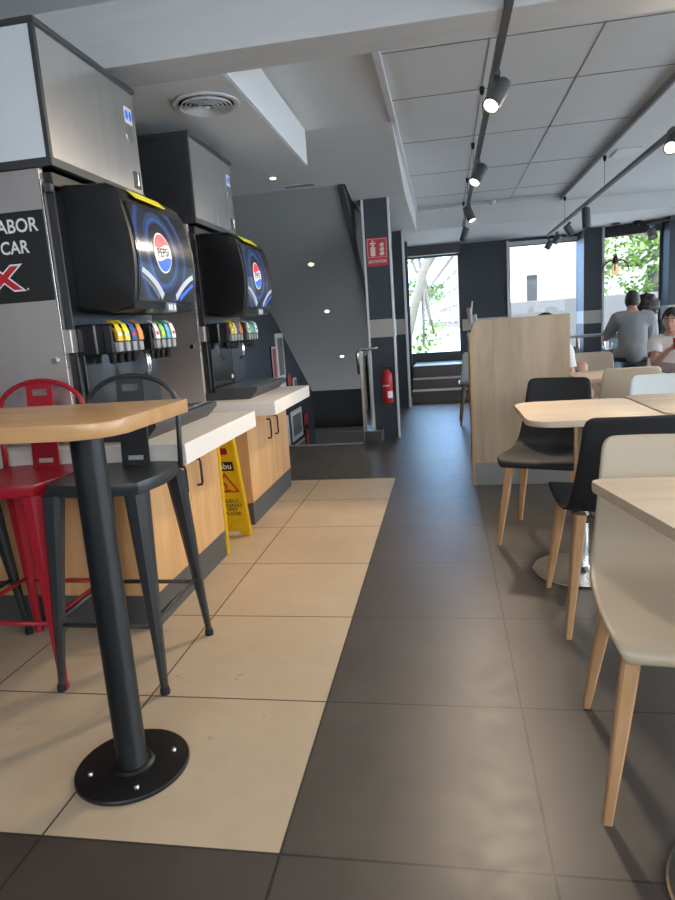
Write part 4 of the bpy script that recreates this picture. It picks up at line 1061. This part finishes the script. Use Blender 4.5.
t = thing('fire_extinguisher', 'red fire extinguisher hung on the dark pillar below its sign', 'fire extinguisher', (-.60, 6.535, .38))
obj('cylinder', lathe(B(), [(0, 0), (.05, 0), (.056, .008), (.056, .265), (.048, .30), (.025, .325), (.018, .34), (0, .34)], 32), 'red', t, 40)
bm = B(); n = 12; va = [[bm.verts.new((.0568*math.cos(a), .0568*math.sin(a), z)) for z in (.05, .12)] for a in [-PI*.48+k*PI*.36/n for k in range(n+1)]]
for a, b in zip(va, va[1:]): bm.faces.new((a[0], b[0], b[1], a[1]))
obj('label', bm, 'white', t)
bm = B(); va = [[bm.verts.new((.0568*math.cos(a), .0568*math.sin(a), z)) for z in (.17, .185)] for a in [-PI*.85+k*PI*.5/n for k in range(n+1)]]
for a, b in zip(va, va[1:]): bm.faces.new((a[0], b[0], b[1], a[1]))
obj('label', bm, 'cream', t)
obj('valve', lathe(B(), [(0, .34), (.016, .34), (.018, .36), (.012, .375), (0, .375)], 14), 'black', t, 40)
obj('lever', tube(B(), [(0, 0, .372), (-.03, -.02, .385), (-.065, -.035, .38)], .006, 8), 'black', t, True)
obj('hose', tube(B(), [(.015, 0, .355), (.05, -.02, .36), (.072, -.02, .31), (.074, -.015, .2), (.068, -.01, .10)], .008, 8), 'blackrub', t, True)
obj('bracket', bx(-.03, .03, .055, .066, .18, .24), 'dkmetal', t)
t = thing('stair_railing', 'steel posts and glass guard rail at the top of the stairs', 'railing', (-.83, 6.36, 0))
obj('post', bx(-.018, .018, -.012, .012, 0, .93, bev=.003), 'steel', t)
obj('post', bx(.030, .058, .28, .31, .02, .92, bev=.003), 'steel', t)
obj('handrail', tube(B(), [(-.03, -.01, .70), (-.035, -.02, .90), (-.03, -.01, .93)], .014, 10), 'steel', t, True)
obj('handrail', tube(B(), [(-.015, .0, .945), (.07, .14, .935), (.16, .12, .945)], .013, 10), 'steel', t, True)
obj('glass_panel', bx(-.006, .004, .02, .9, .06, .86), 'railglass', t)
cb = thing('curb_block', 'low dark curb at the foot of the stair railing', 'curb', (-.74, 6.40, 0))
obj('block', bx(-.095, .075, -.06, .30, 0, .115, bev=.004), 'toe', cb)
obj('edge', bx(-.097, .077, -.064, .302, .113, .122, bev=.003), 'steel', cb)

# pictures on the left wall by the stairs
pics = [(7.80, 8.03, .57, 1.0, 'photored', 'black', 'narrow red and white framed poster nearest on the stair wall'),
        (8.06, 8.44, .55, 1.15, 'photo', 'paper', 'tall framed dark photo in a wide pale mat, highest on the stair wall'),
        (7.93, 8.42, .36, .515, 'paper', 'grey', 'low framed pale print under the two tall frames on the stair wall'),
        (8.50, 8.70, .40, .60, 'photored', 'stoolred', 'small red framed print right of the tall pale-matted photo'),
        (8.86, 9.04, .30, .51, 'photo', 'paper', 'small white-matted print high on the stair wall beside the soffit'),
        (8.20, 8.40, -.40, .06, 'paper', 'black', 'framed black and white figure print just past the worktop end'),
        (8.55, 9.20, -.36, .06, 'photo', 'paper', 'large framed grey photo low on the stair wall'),
        (9.30, 9.62, -.26, -.06, 'photored', 'stoolred', 'small red framed photo right of the large grey photo'),
        (8.62, 9.30, -.62, -.42, 'photo', 'paper', 'framed print half hidden by the stair edge under the grey photo'),
        (9.36, 9.60, -.62, -.32, 'photored', 'stoolred', 'lowest red framed print on the stair wall')]
for (y0, y1, z0, z1, pm, mm, lb) in pics:
    t = thing('picture_frame', lb, 'picture', (XL, (y0+y1)/2, (z0+z1)/2), 0, 'framed pictures on the stair wall'); a, b = (y1-y0)/2, (z1-z0)/2
    obj('frame', bx(0, .018, -a, a, -b, b, bev=.003), 'black' if mm != 'paper' else 'trimwhite', t)
    q = min(a, b)*.22; r = min(a, b)*.08
    obj('mat', bx(.017, .0195, -a+r, a-r, -b+r, b-r), mm if mm != 'black' else 'paper', t)
    obj('print', bx(.019, .0205, -a+q+r, a-q-r, -b+q+r, b-q-r), pm, t)

# ------------------------------------------------------------------ outside
bm = B(); box(bm, -120, 160, YF+.3, 300, -.5, -.08); box(bm, XR+.3, 60, -25, YF+.3, -.5, -.08); box(bm, -40, XR+.3, -25, YB-.3, -.5, -.08); struct(obj('ground', bm, 'pave'))
def building(name, label, p0, p1, depth, h, m, nx, nz, z0, ww, wh, balc=False):
    p0 = Vector((*p0, 0)); p1 = Vector((*p1, 0)); d = p1-p0; W = d.length
    t = thing(name, label, 'building', p0, math.atan2(d.y, d.x))
    obj('wall', bx(0, W, 0, depth, -.1, h), m, t)
    obj('cornice', bx(-.2, W+.2, -.3, .1, h-.3, h), m, t)
    for i in range(nx):
        for k in range(nz):
            x = W*(i+.5)/nx; z = z0+(h-z0)*k/nz
            f = obj('window', bx(x-ww/2, x+ww/2, -.06, .02, z, z+wh), m, t)
            obj('pane', bx(x-ww/2+.12, x+ww/2-.12, -.08, .0, z+.1, z+wh-.1), 'winfar', f)
            if balc: obj('balcony', bx(x-ww*.8, x+ww*.8, -.7, 0, z-.15, z+.0), 'facade', t)
building('apartment_block', 'rose and white apartment block with balconies seen through the first window', (-8, 260), (2.25, 100), 20, 11.5, 'facadepink', 12, 4, 1.2, 6.5, 1.7, True)
building('white_building', 'plain white building filling the second window', (1.55, 17.5), (5.7, 16.9), 5, 10.1, 'facade', 3, 6, 1.41, .5, .85)
tag(obj('street_wall', bx(1.3, 4.4, 14.4, 14.7, -.08, 1.46, bev=.02), 'streetgrey'), 'low grey street wall outside the second window', 'wall')
def tree(label, loc, seed, trunk, tr, crown, nleaf, ls):
    rnd = random.Random(seed); t = thing('tree', label, 'tree', loc)
    bm = B(); tube(bm, trunk, tr, 14); obj('trunk', bm, 'bark', t, True)
    top = Vector(trunk[-1]); bm = B()
    for c, r in crown:
        mid = Vector(trunk[-2]).lerp(Vector(c), .5)+Vector((0, 0, -.2)); tube(bm, [trunk[-2], mid, c], [tr[-1]*.7, tr[-1]*.45, .03], 8)
    obj('branches', bm, 'bark', t, True)
    bm = B()
    for c, r in crown:
        for _ in range(nleaf):
            v = Vector((rnd.gauss(0, 1), rnd.gauss(0, 1), rnd.gauss(0, 1))); v = v.normalized()*r*rnd.random()**.45
            p = Vector(c)+v; q = Matrix.Rotation(rnd.uniform(0, 6.28), 3, 'Z') @ Matrix.Rotation(rnd.uniform(-1.1, 1.1), 3, 'X')
            s = ls*rnd.uniform(.6, 1.3)
            bm.faces.new([bm.verts.new(p+q @ Vector(a)*s) for a in ((0, -.6, 0), (.45, -.1, .1), (.28, .35, 0), (0, .65, -.1), (-.28, .35, 0), (-.45, -.1, .1))])
    obj('leaves', bm, 'leaf', t)
tree('leafy street tree with pale trunk filling the right-hand window', (5.1, 15.2, -.08), 4, [(.0, 0, 0), (-.05, 0, 1.4), (-.12, .1, 2.6), (.05, .2, 3.6)], [.34, .27, .24, .2],
     [((-1.5, .3, 2.2), .65), ((-1.2, .0, 3.0), .7), ((-.8, .2, 1.5), .5), ((-.75, -.2, 2.4), .5), ((-1.0, .3, 3.9), .8), ((.5, .2, 3.9), .8), ((-1.9, .4, 3.5), .5)], 260, .105)
tree('pale leaning street tree outside the first window', (-1.25, 15.0, -.08), 9, [(.3, 0, 0), (.42, 0, 1.0), (.80, 0, 2.3), (1.35, .1, 3.6)], [.12, .11, .10, .09],
     [((.7, .3, 3.1), .55), ((1.0, .6, 1.0), .36), ((.75, .4, .7), .3), ((1.7, .2, 3.9), .5), ((1.05, .6, 1.9), .25), ((.5, .5, 2.0), .35), ((.5, .3, 2.9), .45)], 120, .09)

# ------------------------------------------------------------------ light
w = bpy.data.worlds.new('World'); sc.world = w; w.use_nodes = True
nt = w.node_tree; bg = nt.nodes['Background']; tcw = nt.nodes.new('ShaderNodeTexCoord'); sx = nt.nodes.new('ShaderNodeSeparateXYZ')
nt.links.new(tcw.outputs['Generated'], sx.inputs[0])
mr = nt.nodes.new('ShaderNodeMapRange'); mr.inputs[1].default_value = .45; mr.inputs[2].default_value = .95
nt.links.new(sx.outputs[1], mr.inputs[0])
cm = nt.nodes.new('ShaderNodeMixRGB'); cm.inputs[1].default_value = (.93, .97, 1, 1); cm.inputs[2].default_value = (.62, 1.08, 1.75, 1)
nt.links.new(mr.outputs[0], cm.inputs[0]); nt.links.new(cm.outputs[0], bg.inputs[0]); bg.inputs[1].default_value = 6.4
# camera
cam = bpy.data.cameras.new('camera'); co = bpy.data.objects.new('camera', cam); COL.objects.link(co)
yaw, pitch, roll = -0.1763749472, 0.188510501, 0.0689667932
f = Vector((math.sin(yaw)*math.cos(pitch), math.cos(yaw)*math.cos(pitch), -math.sin(pitch))); r = Vector((math.cos(yaw), -math.sin(yaw), 0)); d = f.cross(r)
r2 = r*math.cos(roll)+d*math.sin(roll); d2 = -r*math.sin(roll)+d*math.cos(roll)
Mx = Matrix((r2, -d2, -f)).transposed().to_4x4(); Mx.translation = (0, 0, 1.165)
co.matrix_world = Mx
cam.sensor_fit = 'VERTICAL'; cam.sensor_height = 24; cam.sensor_width = 18; cam.lens = 636.3346739/900*24; cam.clip_start = .02; cam.clip_end = 300
sc.camera = co
sc.view_settings.view_transform = 'Standard'; sc.view_settings.look = 'None'; sc.view_settings.gamma = 1; sc.view_settings.use_curve_mapping = False
sc.view_settings.exposure = 0.15
